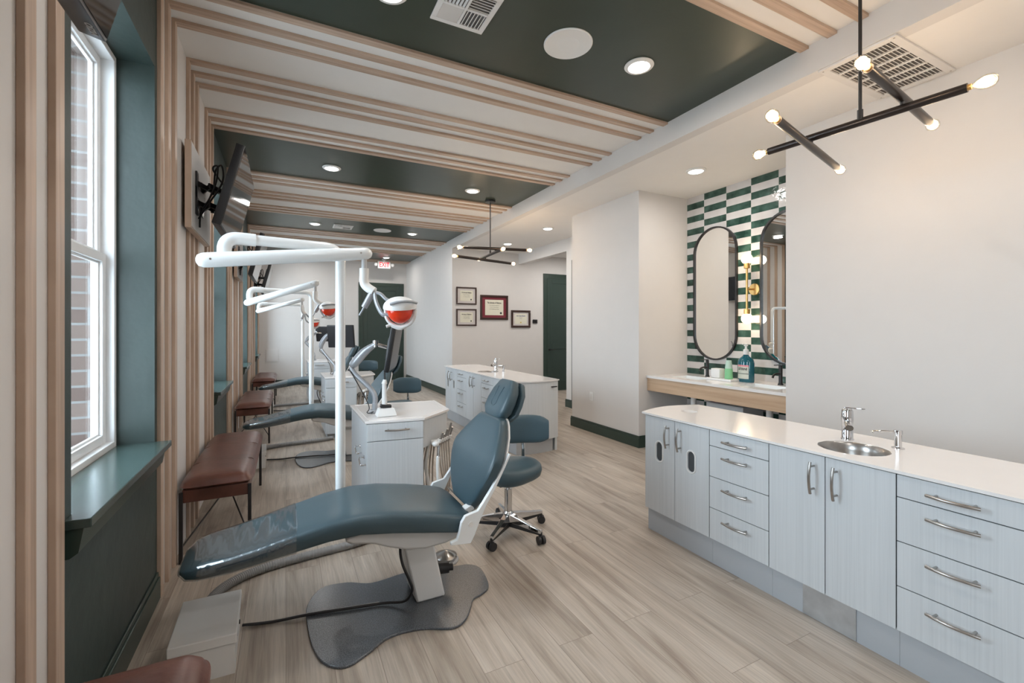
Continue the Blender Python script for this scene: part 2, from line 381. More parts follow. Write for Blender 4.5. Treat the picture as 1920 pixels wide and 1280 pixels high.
def text_bm(s, size, c, right, up, depth=0.001, bold=0.0, squeeze=1.0):
    cu = bpy.data.curves.new('t', 'FONT'); cu.body = s; cu.size = size; cu.align_x = 'CENTER'; cu.align_y = 'CENTER'; cu.extrude = depth; cu.offset = bold
    o = bpy.data.objects.new('t', cu); COL.objects.link(o); bpy.context.view_layer.update()
    me = bpy.data.meshes.new_from_object(o.evaluated_get(bpy.context.evaluated_depsgraph_get()))
    b = bmesh.new(); b.from_mesh(me); bpy.data.objects.remove(o); bpy.data.curves.remove(cu); bpy.data.meshes.remove(me)
    right = Vector(right).normalized(); up = Vector(up).normalized(); nn = right.cross(up)
    m = Matrix((right * squeeze, up, nn)).transposed().to_4x4(); m.translation = Vector(c); b.transform(m); return b
def cushion(bm, st, n=28, ex=0.42):
    """loft: stations (front(x,z), back(x,z), half width, y centre)"""
    rs = []
    def sp(v): return math.copysign(abs(v) ** ex, v)
    for (f, k, hw, yc) in st:
        f = Vector((f[0], 0, f[1])); k = Vector((k[0], 0, k[1])); c = (f + k) / 2; h = (f - k) / 2
        rs.append([c + h * sp(math.sin(2 * PI * i / n)) + Vector((0, yc + hw * sp(math.cos(2 * PI * i / n)), 0)) for i in range(n)])
    def end(r, out):
        c = sum(r, Vector()) / len(r); return [c + (p - c) * 0.86 + out * 0.010 for p in r], [c + (p - c) * 0.45 + out * 0.014 for p in r]
    o0 = (sum(rs[0], Vector()) - sum(rs[1], Vector())).normalized(); o1 = (sum(rs[-1], Vector()) - sum(rs[-2], Vector())).normalized()
    a, b = end(rs[0], o0); c, d = end(rs[-1], o1)
    rings(bm, [b, a] + rs + [c, d])

# ================================================================== SETTING
YB, YF = -2.6, 12.5            # room from behind the camera to the far wall
XL, XS, ZC, ZL = -0.599, 3.012, 3.2285, 3.042
P = 3.05
bm = B(); box(bm, (XL - 0.3, YB, -0.1), (6.6, YF, 0)); obj('floor', bm, 'floor', kind='structure', smooth=False)
Y0 = 2.904
bays = [(1.768 + P * k, 2.904 + P * k) for k in range(-1, 4)]
bays[-1] = (bays[-1][0], bays[-1][1])
# ceiling (white and green panels) and left wall (white strips and green bays)
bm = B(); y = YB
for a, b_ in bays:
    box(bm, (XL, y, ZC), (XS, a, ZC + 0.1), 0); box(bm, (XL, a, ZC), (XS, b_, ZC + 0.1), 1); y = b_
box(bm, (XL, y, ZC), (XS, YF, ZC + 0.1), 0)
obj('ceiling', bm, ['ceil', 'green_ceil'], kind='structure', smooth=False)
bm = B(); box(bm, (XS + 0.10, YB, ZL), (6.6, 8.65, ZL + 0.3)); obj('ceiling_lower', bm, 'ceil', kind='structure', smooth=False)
XI = -0.845
bm = B(); y = YB
for a, b_ in bays:
    o0, o1, z0, z1 = a + 0.10, b_ - 0.040, 0.80, 2.742
    box(bm, (XI, y, 0), (XL, a, ZC), 0)
    box(bm, (XI, a, 0), (XL, b_, z0), 1); box(bm, (XI, a, z1), (XL, b_, ZC), 1)
    box(bm, (XI, a, z0), (XL, o0, z1), 1); box(bm, (XI, o1, z0), (XL, b_, z1), 1)
    y = b_
box(bm, (XI, y, 0), (XL, YF, ZC), 0)
obj('wall_left', bm, ['wall', 'green'], kind='structure', smooth=False)
bm = B(); y = YB
for a, b_ in bays:
    o0, o1, z0, z1 = a + 0.115, b_ - 0.055, 0.84, 2.72
    box(bm, (XI - 0.11, y, -0.1), (XI, o0, 3.4)); box(bm, (XI - 0.11, o0, -0.1), (XI, o1, z0)); box(bm, (XI - 0.11, o0, z1), (XI, o1, 3.4)); y = o1
box(bm, (XI - 0.11, y, -0.1), (XI, YF, 3.4))
obj('wall_exterior_brick', bm, 'brick', kind='structure', smooth=False)
bm = B(); box(bm, (-30, -20, -0.35), (XI - 0.11, 40, -0.3)); obj('ground_outside', bm, 'concrete', kind='structure', smooth=False)
bm = B(); box(bm, (-1.35, -5, 3.0), (XI - 0.11, YF, 3.1)); obj('trim_exterior_eave', bm, 'vinyl', kind='structure', smooth=False)
# right side blocks
def wall(name, a, b_, mat='wall'):
    bm = B(); box(bm, a, b_); return obj(name, bm, mat, kind='structure', smooth=False)
wall('wall_right', (3.78, YB, 0), (3.90, 2.335, ZL))
wall('wall_alcove_near', (3.90, 1.80, 0), (4.66, 1.90, ZL))
wall('wall_alcove_tile', (4.52, 1.90, 0), (4.66, 4.04, ZL), 'tile')
wall('wall_column', (3.72, 4.04, 0), (4.66, 5.42, ZL))
bm = B(); box(bm, (4.53, 5.42, 0), (4.65, 6.78, ZL)); box(bm, (4.53, 6.78, 2.815), (4.65, 8.65, ZL)); obj('wall_hallway', bm, 'wall', kind='structure', smooth=False)
wall('wall_back', (XS, 8.65, 0), (6.6, 8.77, ZL))
wall('wall_far_right', (XS, 8.77, 0), (XS + 0.12, YF, ZC + 0.05))
wall('wall_far', (XL - 0.3, YF, 0), (XS + 0.12, YF + 0.12, ZC + 0.1))
wall('wall_near', (XL - 0.3, YB - 0.12, 0), (3.90, YB, ZC + 0.1))
wall('wall_hall_right', (6.48, 5.3, 0), (6.6, 8.65, ZL)); wall('wall_hall_near', (4.66, 5.3, 0), (6.48, 5.42, ZL))
wall('wall_soffit', (XS, YB, ZL), (XS + 0.10, 8.77, ZC + 0.05))
# slats: each runs up the wall and across the ceiling
idx = 0; XP = -0.5805; ZP = 3.210
for per in range(-1, 4):
    for gi in range(3):
        for si in range(3):
            ya = Y0 + per * P + gi * 0.762 + si * 0.1665; yb = ya + 0.057
            if yb > YF or ya < -0.9: continue
            idx += 1; bm = B()
            pts = [(XL, 0), (XP, 0), (XP, ZP), (XS, ZP), (XS, ZC), (XL, ZC)]
            prism(bm, pts, ya, yb, 'y'); obj('trim_%d' % idx, bm, 'slat', kind='structure', smooth=False, bev=0.002)
# baseboards
bbn = [0]
def baseboard(name, a, b_, d):
    """a,b footprint of the thin board; d = outward direction index handled by caller"""
    bm = B(); box(bm, (a[0], a[1], 0), (b_[0], b_[1], 0.115)); 
    x0, x1 = sorted((a[0], b_[0])); y0, y1 = sorted((a[1], b_[1]))
    s = 0.007
    q = {'+x': ((x0, y0), (x1 - s, y1)), '-x': ((x0 + s, y0), (x1, y1)), '-y': ((x0, y0 + s), (x1, y1)), '+y': ((x0, y0), (x1, y1 - s))}[d]
    box(bm, (q[0][0], q[0][1], 0.115), (q[1][0], q[1][1], 0.14))
    obj(name, bm, 'green_trim', kind='structure', smooth=False, bev=0.003)
for i, (a, b_) in enumerate(bays): baseboard('baseboard_left_%d' % (i + 1), (XL, a), (XL + 0.016, b_), '+x')
baseboard('baseboard_column_side', (3.702, 4.022), (3.72, 5.438), '-x'); baseboard('baseboard_column_front', (3.72, 4.022), (4.52, 4.04), '-y')
baseboard('baseboard_hall', (4.512, 5.42), (4.53, 6.78), '-x'); baseboard('baseboard_hall_end', (4.512, 6.78), (4.65, 6.795), '+y')
baseboard('baseboard_far_right', (XS - 0.018, 8.632), (XS, YF), '-x'); baseboard('baseboard_back', (XS, 8.632), (5.13, 8.65), '-y')
baseboard('baseboard_far', (XL, YF - 0.018), (1.70, YF), '-y')
baseboard('baseboard_right', (3.762, YB), (3.78, 2.353), '-x')
bm = B(); box(bm, (4.495, 6.46, 0), (4.53, 6.57, 2.62)); obj('trim_casing', bm, 'green_trim', kind='structure', bev=0.004, smooth=False)
# windows
def window(n, a, b_):
    o0, o1, z0, z1 = a + 0.10, b_ - 0.040, 0.80, 2.742
    t = thing('window_%d' % n, '', '', (XI, (o0 + o1) / 2, 0)); del t['label']; del t['category']; t['kind'] = 'structure'
    def rim(bm, x0, x1, ya, yb, za, zb, wd):
        box(bm, (x0, ya, za), (x1, ya + wd, zb)); box(bm, (x0, yb - wd, za), (x1, yb, zb))
        box(bm, (x0, ya + wd, za), (x1, yb - wd, za + wd)); box(bm, (x0, ya + wd, zb - wd), (x1, yb - wd, zb))
    bm = B(); rim(bm, -0.840, -0.750, o0, o1, z0 + 0.02, z1, 0.030); obj('window_frame', bm, 'vinyl', t, bev=0.003, smooth=False)
    for za, zb, xx in ((z0 + 0.05, 1.765, -0.802), (1.735, z1 - 0.03, -0.822)):
        bm = B(); rim(bm, xx - 0.016, xx + 0.020, o0 + 0.030, o1 - 0.030, za, zb, 0.042)
        rim(bm, xx - 0.006, xx + 0.006, o0 + 0.07, o1 - 0.07, za + 0.04, zb - 0.04, 0.012)
        s = obj('sash', bm, 'vinyl', t, bev=0.003, smooth=False)
        bm = B(); box(bm, (xx - 0.002, o0 + 0.07, za + 0.04), (xx + 0.002, o1 - 0.07, zb - 0.04)); obj('pane', bm, 'glass', s, smooth=False)
    bm = B(); prism(bm, [(-0.750, o0 + 0.001), (-0.598, o0 + 0.001), (-0.598, a + 0.03), (-0.530, a + 0.03), (-0.530, b_ - 0.03), (-0.598, b_ - 0.03), (-0.598, o1 - 0.001), (-0.750, o1 - 0.001)], 0.7955, 0.824); s = obj('window_sill', bm, 'sill', t, bev=0.003, smooth=False)
    bm = B(); pts = [(-0.5985, 0.795), (-0.552, 0.795), (-0.565, 0.718), (-0.585, 0.703), (-0.5985, 0.703)]; prism(bm, pts, a + 0.045, b_ - 0.045, 'y'); obj('apron', bm, 'green_trim', s, smooth=False)
for i, (a, b_) in enumerate(bays): window(i + 1, a, b_)
# doors
def door(n, x0, x1, y, top, hx, inner=True):
    t = thing('door_%d' % n, '', '', ((x0 + x1) / 2, y, 0)); del t['label']; del t['category']; t['kind'] = 'structure'
    c = 0.105
    bm = B(); box(bm, (x0, y - 0.025, 0), (x0 + c, y, top)); box(bm, (x1 - c, y - 0.025, 0), (x1, y, top)); box(bm, (x0 + c, y - 0.025, top - c), (x1 - c, y, top))
    box(bm, (x0 + c - 0.02, y - 0.035, 0), (x0 + c, y, top - c)); box(bm, (x1 - c, y - 0.035, 0), (x1 - c + 0.02, y, top - c)); obj('casing', bm, 'green_trim', t, bev=0.003, smooth=False)
    bm = B(); box(bm, (x0 + c, y - 0.012, 0.01), (x1 - c, y - 0.002, top - c)); 
    w0, w1 = x0 + c, x1 - c; st = 0.11
    for q in ((w0, 0.01, w0 + st, top - c), (w1 - st, 0.01, w1, top - c), (w0 + st, top - c - st, w1 - st, top - c), (w0 + st, 0.01, w1 - st, 0.22), (w0 + st, 0.95, w1 - st, 1.07)):
        box(bm, (q[0], y - 0.022, q[1]), (q[2], y - 0.012, q[3]))
    p = obj('panel', bm, 'door', t, bev=0.003, smooth=False)
    bm = B(); rod(bm, (hx, y - 0.02, 0.94), (hx, y - 0.06, 0.94), 0.012); lathe(bm, [(0.026, 0), (0.026, 0.008)], (hx, y - 0.03, 0.94), 20, (0, 1, 0)); obox(bm, (hx + 0.05, y - 0.06, 0.94), 0.12, 0.014, 0.018, bev=0.004)
    obj('handle', bm, 'black', p)
door(1, 1.73, 2.93, YF, 2.66, 1.95); door(2, 5.16, 6.16, 8.65, 2.65, 5.31)

# ================================================================== CEILING FITTINGS
def downlight(x, y, z, label, en=9.5, col=(1.0, 0.945, 0.89)):
    t = thing('recessed_ceiling_light', label, 'ceiling light', (x, y, z), 'recessed ceiling lights')
    bm = B(); lathe(bm, [(0.070, -0.001), (0.098, -0.001), (0.100, -0.006), (0.092, -0.014), (0.074, -0.016), (0.070, -0.006)], (x, y, z), 36); obj('trim_ring', bm, 'white_plastic', t)
    bm = B(); lathe(bm, [(0.001, -0.030), (0.035, -0.028), (0.060, -0.020), (0.072, -0.010), (0.072, -0.002), (0.001, -0.002)], (x, y, z), 32); obj('diffuser', bm, 'lamp_cool', t)
    lamp('downlight_or_fill_beam', 'AREA', (x, y, z - 0.045), en, col, 0.15)
HI = ZC; LO = ZL
for x, y, lb in ((0.50, 2.45, 'recessed light at top edge of the photo, left of the ceiling vent'), (2.185, 2.37, 'recessed light right of the round speaker on nearest green panel'),
                 (0.462, 5.437, 'recessed light on second green ceiling panel, near the window wall'), (2.195, 5.496, 'recessed light on second green panel beside the black pendant canopy'),
                 (0.451, 8.435, 'recessed light left of the small vent on third green panel'), (2.155, 8.489, 'recessed light right of the small round speaker on third green panel'),
                 (2.278, 11.60, 'recessed light just above the EXIT sign')):
    downlight(x, y, HI, lb)
for x, y, lb in ((3.785, 3.27, 'recessed light in low ceiling before the striped tile alcove'), (3.796, 6.222, 'recessed light in low ceiling above the white column, beside black pendant'),
                 (3.791, 7.682, 'recessed light in low ceiling farthest back, above diploma wall')):
    downlight(x, y, LO, lb, 8)
# fittings go on behind the camera and far left; hall beam is added fill
for x, y, z in ((0.45, -0.6, HI), (2.2, -0.6, HI), (0.45, 11.6, HI), (5.5, 7.6, LO), (3.45, -0.6, LO)): lamp('downlight_or_fill_beam', 'AREA', (x, y, z - 0.05), 20 if x > 5 else 10.5, (1.0, 0.955, 0.91), 0.15)
for x, y, lb in ((1.613, 2.395, 'round white speaker on nearest green ceiling panel'), (1.592, 8.464, 'small round white speaker on third green panel')):
    t = thing('ceiling_speaker', lb, 'speaker', (x, y, HI), 'ceiling speakers')
    bm = B(); lathe(bm, [(0.146, -0.001), (0.156, -0.001), (0.156, -0.006), (0.150, -0.010), (0.146, -0.008)], (x, y, HI), 48); obj('rim', bm, 'white_plastic', t)
    bm = B(); lathe(bm, [(0.001, -0.009), (0.147, -0.007), (0.147, -0.001), (0.001, -0.001)], (x, y, HI), 48); obj('grille', bm, 'white_plastic', t)
def vent(x, y, z, label):
    t = thing('ceiling_vent', label, 'vent', (x, y, z), 'ceiling vents'); h = 0.163
    bm = B(); w = 0.030
    for a, b_ in (((-h, -h), (h, -h + w)), ((-h, h - w), (h, h)), ((-h, -h + w), (-h + w, h - w)), ((h - w, -h + w), (h, h - w)), ((-0.008, -h + w), (0.008, h - w)), ((-h + w, -0.008), (-0.008, 0.008)), ((0.008, -0.008), (h - w, 0.008))):
        box(bm, (x + a[0], y + a[1], z - 0.010), (x + b_[0], y + b_[1], z - 0.0005))
    obj('frame', bm, 'vent', t, bev=0.002, smooth=False)
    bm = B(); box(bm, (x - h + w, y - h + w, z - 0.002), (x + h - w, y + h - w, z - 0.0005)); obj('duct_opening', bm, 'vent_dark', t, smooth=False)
    for qx in (-1, 1):
        for qy in (-1, 1):
            bm = B(); cx = x + qx * 0.071; cy = y + qy * 0.071
            for k in range(6):
                d = -0.052 + k * 0.0208
                if qx == qy: obox(bm, (cx + d, cy, z - 0.007), 0.003, 0.124, 0.013, (0, 0.75 * qx, 0))
                else: obox(bm, (cx, cy + d, z - 0.007), 0.124, 0.003, 0.013, (0.75 * qy, 0, 0))
            obj('louvres', bm, 'vent', t, smooth=False)
vent(0.915, 2.39, HI, 'square white louvred vent at top edge on nearest green panel'); vent(0.906, 8.475, HI, 'small white louvred vent on third green ceiling panel')
# return air grille on the low ceiling
t = thing('return_air_grille', 'large white return air grille in low ceiling behind nearest pendant', 'vent', (3.41, 1.47, LO))
gx0, gx1, gy0, gy1 = 3.02, 3.765, 1.25, 1.66
bm = B(); w = 0.045
box(bm, (gx0, gy0, LO - 0.012), (gx1, gy0 + w, LO - 0.0005)); box(bm, (gx0, gy1 - w, LO - 0.012), (gx1, gy1, LO - 0.0005)); box(bm, (gx0, gy0 + w, LO - 0.012), (gx0 + w, gy1 - w, LO - 0.0005)); box(bm, (gx1 - w, gy0 + w, LO - 0.012), (gx1, gy1 - w, LO - 0.0005))
ncol = 6; cw = (gx1 - gx0 - 2 * w) / ncol
for k in range(1, ncol): box(bm, (gx0 + w + k * cw - 0.008, gy0 + w, LO - 0.012), (gx0 + w + k * cw + 0.008, gy1 - w, LO - 0.0005))
obj('frame', bm, 'vent', t, bev=0.002, smooth=False)
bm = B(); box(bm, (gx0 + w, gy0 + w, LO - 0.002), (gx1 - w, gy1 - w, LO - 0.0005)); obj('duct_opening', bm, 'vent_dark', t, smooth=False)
for k in range(ncol):
    bm = B(); cx = gx0 + w + (k + 0.5) * cw
    for j in range(16):
        yy = gy0 + w + 0.012 + j * (gy1 - gy0 - 2 * w - 0.024) / 15
        obox(bm, (cx, yy, LO - 0.006), cw - 0.022, 0.0025, 0.0145, (-0.80, 0, 0))
    obj('louvres', bm, 'vent', t, smooth=False)
bm = B()
for q in ((gx0 + 0.02, gy0 + 0.02), (gx1 - 0.02, gy0 + 0.02), (gx0 + 0.02, gy1 - 0.02), (gx1 - 0.02, gy1 - 0.02)): lathe(bm, [(0.005, -0.0135), (0.005, -0.011)], (q[0], q[1], LO), 10)
obj('screws', bm, 'steel', t)
# EXIT sign
t = thing('exit_sign', 'white EXIT sign with red letters hanging before the far door', 'sign', (2.30, 12.0, 3.03))
bm = B(); obox(bm, (2.30, 12.0, 3.085), 0.33, 0.045, 0.19, bev=0.012, seg=3); obj('housing', bm, 'exit', t)
bm = B(); rod(bm, (2.30, 12.0, 3.17), (2.30, 12.0, ZC), 0.02); lathe(bm, [(0.06, 0), (0.06, -0.02)], (2.3, 12.0, ZC), 20); obj('canopy', bm, 'white_plastic', t)
bm = text_bm('EXIT', 0.175, (2.30, 11.974, 3.083), (1, 0, 0), (0, 0, 1), 0.002, 0.004, 0.72); obj('letters', bm, 'red', t, smooth=False)
for s in (-1, 1):
    bm = B(); lathe(bm, [(0.012, -0.03), (0.038, 0.0), (0.040, 0.03), (0.001, 0.035)], (2.30 + s * 0.205, 11.98, 3.09), 20, (s * 0.4, -1, -0.3)); rod(bm, (2.30 + s * 0.16, 12.0, 3.09), (2.30 + s * 0.2, 11.99, 3.09), 0.012); obj('emergency_lamp', bm, 'white_plastic', t)

def bulb(parent, base, d, small=False):
    d = Vector(d).normalized(); base = Vector(base)
    bm = B(); lathe(bm, [(0.012, -0.01), (0.013, 0.012)], base, 16, d); s = obj('socket', bm, 'brass', parent)
    bm = B(); lathe(bm, [(0.009, 0.008), (0.013, 0.018), (0.026, 0.040), (0.031, 0.060), (0.027, 0.080), (0.014, 0.092), (0.001, 0.095)], base, 20, d); g = obj('bulb', bm, 'bulb_glass', parent)
    bm = B(); lathe(bm, [(0.001, 0.016), (0.014, 0.030), (0.024, 0.054), (0.021, 0.074), (0.001, 0.086)], base, 12, d); obj('filament', bm, 'bulb', g)
    g.visible_shadow = True
    return base + d * 0.051
def pendant(x, y, label, a_up, a_lo, a_main=0.0, en=5.0, dy_up=-0.20, dy_lo=0.195, dz=-0.050, rx=0.0, ry=0.0):
    t = thing('pendant_light', label, 'pendant light', (x + rx, y + ry, 2.46), 'black tube pendants')
    zt = HI
    bm = B(); lathe(bm, [(0.001, 0.0), (0.075, 0.0), (0.075, -0.026), (0.001, -0.028)], (x + rx, y + ry, zt), 32); obj('canopy', bm, 'black', t)
    bm = B(); rod(bm, (x + rx, y + ry, 2.47), (x + rx, y + ry, zt - 0.02), 0.008); rod(bm, (x + rx, y + ry, 2.47), (x + rx, y + ry, 2.52), 0.013); obj('rod', bm, 'black', t)
    zm = 2.462; zu = zm - dz; zl = zm + dz
    mains = [(Vector((x, y, zm)), Vector((math.sin(a_main), math.cos(a_main), 0)), 0.425, 'main_tube')]
    mu = mains[0][1]
    mains.append((Vector((x, y, zu)) + mu * dy_up, Vector((math.cos(a_up), math.sin(a_up), 0)), 0.44, 'cross_tube'))
    mains.append((Vector((x, y, zl)) + mu * dy_lo, Vector((math.cos(a_lo), math.sin(a_lo), 0)), 0.495, 'cross_tube'))
    for c, d, h, nm in mains:
        bm = B(); rod(bm, c - d * h, c + d * h, 0.020, seg=24); o = obj(nm, bm, 'bronze', t)
        if nm != 'main_tube':
            cc = Vector((x, y, zm)) + mu * (c - Vector((x, y, c.z))).dot(mu); bm = B(); rod(bm, cc, (cc.x, cc.y, c.z), 0.009); obj('joint', bm, 'black', o)
        for s in (-1, 1):
            p = bulb(t, c + d * h * s, d * s)
            lamp('bulb_glow', 'POINT', p, en, (1.0, 0.72, 0.46), 0.038)
pendant(2.626, 1.273, 'black tube pendant nearest the camera, over the right counter', 0.133, 0.233, -0.117, rx=-0.010 + 0.005, ry=-0.035)
pendant(2.595, 5.82, 'smaller looking black tube pendant over the far island counter', -0.22, 0.27, 0.06)

# ================================================================== WALL THINGS
def diploma(cx, cz, w, h, label, fw, mount, lines, seal='ink', fr='frame_wood', top_ink='ink', pw=0.0):
    y = 8.65
    t = thing('framed_diploma', label, 'diploma', (cx, y, cz - h / 2), 'framed diplomas on the wall')
    bm = B(); x0, x1, z0, z1 = cx - w / 2, cx + w / 2, cz - h / 2, cz + h / 2
    for a, b_ in (((x0, z0), (x1, z0 + fw)), ((x0, z1 - fw), (x1, z1)), ((x0, z0 + fw), (x0 + fw, z1 - fw)), ((x1 - fw, z0 + fw), (x1, z1 - fw))): box(bm, (a[0], y - 0.030, a[1]), (b_[0], y - 0.001, b_[1]))
    obj('frame', bm, fr, t, bev=0.006, smooth=False)
    bm = B(); box(bm, (x0 + fw, y - 0.012, z0 + fw), (x1 - fw, y - 0.004, z1 - fw)); obj('mount', bm, mount, t, smooth=False)
    m = 0.045 + pw
    bm = B(); box(bm, (x0 + fw + m, y - 0.015, z0 + fw + m * 0.8), (x1 - fw - m, y - 0.012, z1 - fw - m * 0.8)); pp = obj('certificate', bm, 'paper', t, smooth=False)
    W = w - 2 * fw - 2 * m; H = h - 2 * fw - 1.6 * m
    bm = B(); b2 = text_bm(lines[0], H * 0.15, (cx, y - 0.016, cz + H * 0.30), (1, 0, 0), (0, 0, 1), 0.0003, 0.001, min(1, W * 0.86 / (len(lines[0]) * H * 0.15 * 0.5))); merge(bm, b2)
    zz = cz + H * 0.14
    for k, s in enumerate(lines[1:]):
        hh = H * 0.06; b2 = text_bm(s, hh, (cx, y - 0.016, zz), (1, 0, 0), (0, 0, 1), 0.0003, 0, min(1, W * 0.8 / (len(s) * hh * 0.5))); merge(bm, b2); zz -= H * 0.12
    obj('lettering', bm, top_ink, pp, smooth=False)
    bm = B(); lathe(bm, [(0.001, -0.001), (H * 0.07, -0.001), (H * 0.07, 0.001)], (cx + (W * 0.36 if seal == 'ink' else 0), y - 0.016, cz - H * 0.36), 20, (0, 1, 0)); obj('seal', bm, seal, pp)
body = ['has conferred the degree of', 'Doctor of Dental Surgery', 'with all rights and privileges']
diploma(3.316, 2.088, 0.444, 0.357, 'small black framed diploma, upper one of the left pair', 0.028, 'mat_grey', ['The University of Oklahoma'] + body, pw=0.01)
diploma(3.316, 1.644, 0.444, 0.350, 'small black framed diploma, lower one of the left pair', 0.028, 'mat_grey', ['University of Oklahoma'] + body, pw=0.01)
diploma(3.945, 1.860, 0.645, 0.520, 'largest diploma, in wide frame with dark red mount', 0.045, 'mat_red', ['The University of Oklahoma'] + body, pw=0.02)
diploma(4.581, 1.625, 0.474, 0.379, 'diploma with blue emblem and gold seal, nearest green door', 0.045, 'mat_grey', ['American Board', 'Certifies that', 'Diplomate'], 'gold', top_ink='ink_blue')
t = thing('thermostat', 'small dark wall thermostat between the diplomas and green door', 'thermostat', (4.94, 8.65, 1.53))
bm = B(); obox(bm, (4.94, 8.638, 1.572), 0.115, 0.022, 0.085, bev=0.006); obj('case', bm, 'bezel', t)
bm = B(); box(bm, (4.905, 8.625, 1.565), (4.975, 8.628, 1.60)); obj('display', bm, 'screen', t, smooth=False)
t = thing('wall_outlet', 'white outlet low on the side of the white column', 'outlet', (3.72, 4.95, 0.43))
bm = B(); obox(bm, (3.716, 4.95, 0.487), 0.008, 0.075, 0.118, bev=0.003); obj('cover_plate', bm, 'white_plastic', t)
bm = B(); obox(bm, (3.712, 4.95, 0.487), 0.006, 0.034, 0.070, bev=0.002); obj('receptacle', bm, 'vent', t)
bm = B(); box(bm, (-0.45, YF - 0.012, 0.60), (-0.165, YF, 0.91)); box(bm, (-0.43, YF - 0.016, 0.62), (-0.185, YF - 0.012, 0.89)); single('access_panel', bm, 'wall', 'square white access panel low on the far wall', 'access panel', bev=0.002, smooth=False)
# mirrors
def mirror(yc, label):
    X = 4.52; w, h = 0.595, 1.57; zc = 1.822
    t = thing('oval_mirror', label, 'mirror', (X, yc, zc - h / 2), 'pill shaped mirrors')
    def pill(ww, hh, n=20):
        r = ww / 2; out = []
        for i in range(n + 1):
            a = PI * i / n; out.append((yc + r * math.cos(a), zc + hh / 2 - r + r * math.sin(a)))
        for i in range(n + 1):
            a = PI + PI * i / n; out.append((yc + r * math.cos(a), zc - hh / 2 + r + r * math.sin(a)))
        return out
    o = pill(w, h); i_ = pill(w - 0.036, h - 0.036)
    bm = B(); rs = [[(x, p[0], p[1]) for p in c] for c, x in ((o, X - 0.001), (o, X - 0.030), (i_, X - 0.030), (i_, X - 0.010))]
    rings(bm, [[Vector(p) for p in r] for r in rs], cap=False); obj('frame', bm, 'black', t)
    bm = B(); prism(bm, i_, X - 0.014, X - 0.009, 'x'); obj('mirror_glass', bm, 'mirror', t, smooth=False)
mirror(3.625, 'pill shaped black framed mirror left of the brass sconce'); mirror(2.755, 'pill shaped mirror partly hidden by the white wall edge')
# sconce
t = thing('brass_wall_sconce', 'brass two globe sconce between the two mirrors', 'wall light', (4.52, 3.15, 1.45))
sx, sy = 4.42, 3.150
bm = B(); lathe(bm, [(0.001, 0), (0.062, 0), (0.064, 0.012), (0.060, 0.020), (0.001, 0.022)], (4.52, 3.125, 1.83), 32, (-1, 0, 0)); obj('backplate', bm, 'brass', t)
bm = B(); rod(bm, (4.50, 3.125, 1.83), (sx, sy, 1.83), 0.010); rod(bm, (sx, sy, 1.56), (sx, sy, 2.11), 0.011); obj('stem', bm, 'brass', t)
for z, s in ((2.11, 1), (1.56, -1)):
    bm = B(); lathe(bm, [(0.012, -0.06 * 1), (0.030, -0.055), (0.030, 0.0), (0.001, 0.0)], (sx, sy, z), 24, (0, 0, s)); obj('cup', bm, 'brass', t)
    bm = B(); ball(bm, (sx, sy, z + s * 0.045), 0.056); obj('globe', bm, 'globe', t)
    lamp('sconce_glow', 'POINT', (sx - 0.07, sy, z + s * 0.05), 3.5, (1.0, 0.76, 0.5), 0.05)

# ================================================================== VANITY
VX = 3.838
t = thing('vanity_counter', 'white vanity counter on oak apron under the two mirrors', 'counter', (4.24, 3.03, 0.66))
y0v, y1v = 1.905, 4.038
bm = B(); zt = 0.850; zb = 0.822
ys = [y0v, 2.55, 2.95, 3.42, 3.82, y1v]; xs = [VX, 3.99, 4.26, 4.518]
for i in range(5):
    for j in range(3):
        if j == 1 and i in (1, 3): continue
        box(bm, (xs[j], ys[i], zb), (xs[j + 1], ys[i + 1], zt))
bmesh.ops.remove_doubles(bm, verts=bm.verts[:], dist=1e-5)
obj('countertop', bm, 'solid', t, smooth=False)
bm = B(); box(bm, (VX + 0.014, y0v, 0.672), (VX + 0.036, y1v, zb)); obj('apron', bm, 'oak', t, smooth=False)
for i in (1, 3):
    bm = B(); a, c = ys[i], ys[i + 1]; r0 = [Vector(p) for p in ((3.99, a, zt - 0.003), (4.26, a, zt - 0.003), (4.26, c, zt - 0.003), (3.99, c, zt - 0.003))]
    r1 = [Vector((4.01 if p.x < 4.1 else 4.24, a + 0.02 if p.y < (a + c) / 2 else c - 0.02, 0.74)) for p in r0]
    vs0 = [bm.verts.new(p) for p in r0]; vs1 = [bm.verts.new(p) for p in r1]
    for k in range(4): bm.faces.new((vs0[k], vs0[(k + 1) % 4], vs1[(k + 1) % 4], vs1[k]))
    bm.faces.new(vs1); so = obj('sink_basin', bm, 'white_enamel', t, smooth=False); so.modifiers.new('s', 'SOLIDIFY').thickness = 0.006
def black_faucet(y, label):
    t = thing('black_faucet', label, 'faucet', (4.36, y, 0.85), 'black vanity faucets')
    bm = B(); lathe(bm, [(0.026, 0.0), (0.026, 0.006), (0.019, 0.016), (0.017, 0.03), (0.018, 0.19), (0.001, 0.195)], (4.36, y, 0.85), 24); obj('body', bm, 'black', t)
    bm = B(); sweep(bm, [(4.36, y, 0.955), (4.30, y, 0.962), (4.25, y, 0.950), (4.235, y, 0.925)], 0.010, 12, 6); obj('spout', bm, 'black', t)
    bm = B(); obox(bm, (4.32, y, 1.048), 0.12, 0.016, 0.008, bev=0.003); obj('lever', bm, 'black', t)
black_faucet(3.605, 'black faucet at left sink under the fully visible mirror'); black_faucet(2.745, 'black faucet beside white wall edge at right sink')
t = thing('mouthwash_bottle', 'large blue mouthwash bottle with pump on vanity', 'bottle', (4.30, 3.075, 0.85))
c = (4.30, 3.075, 0.85)
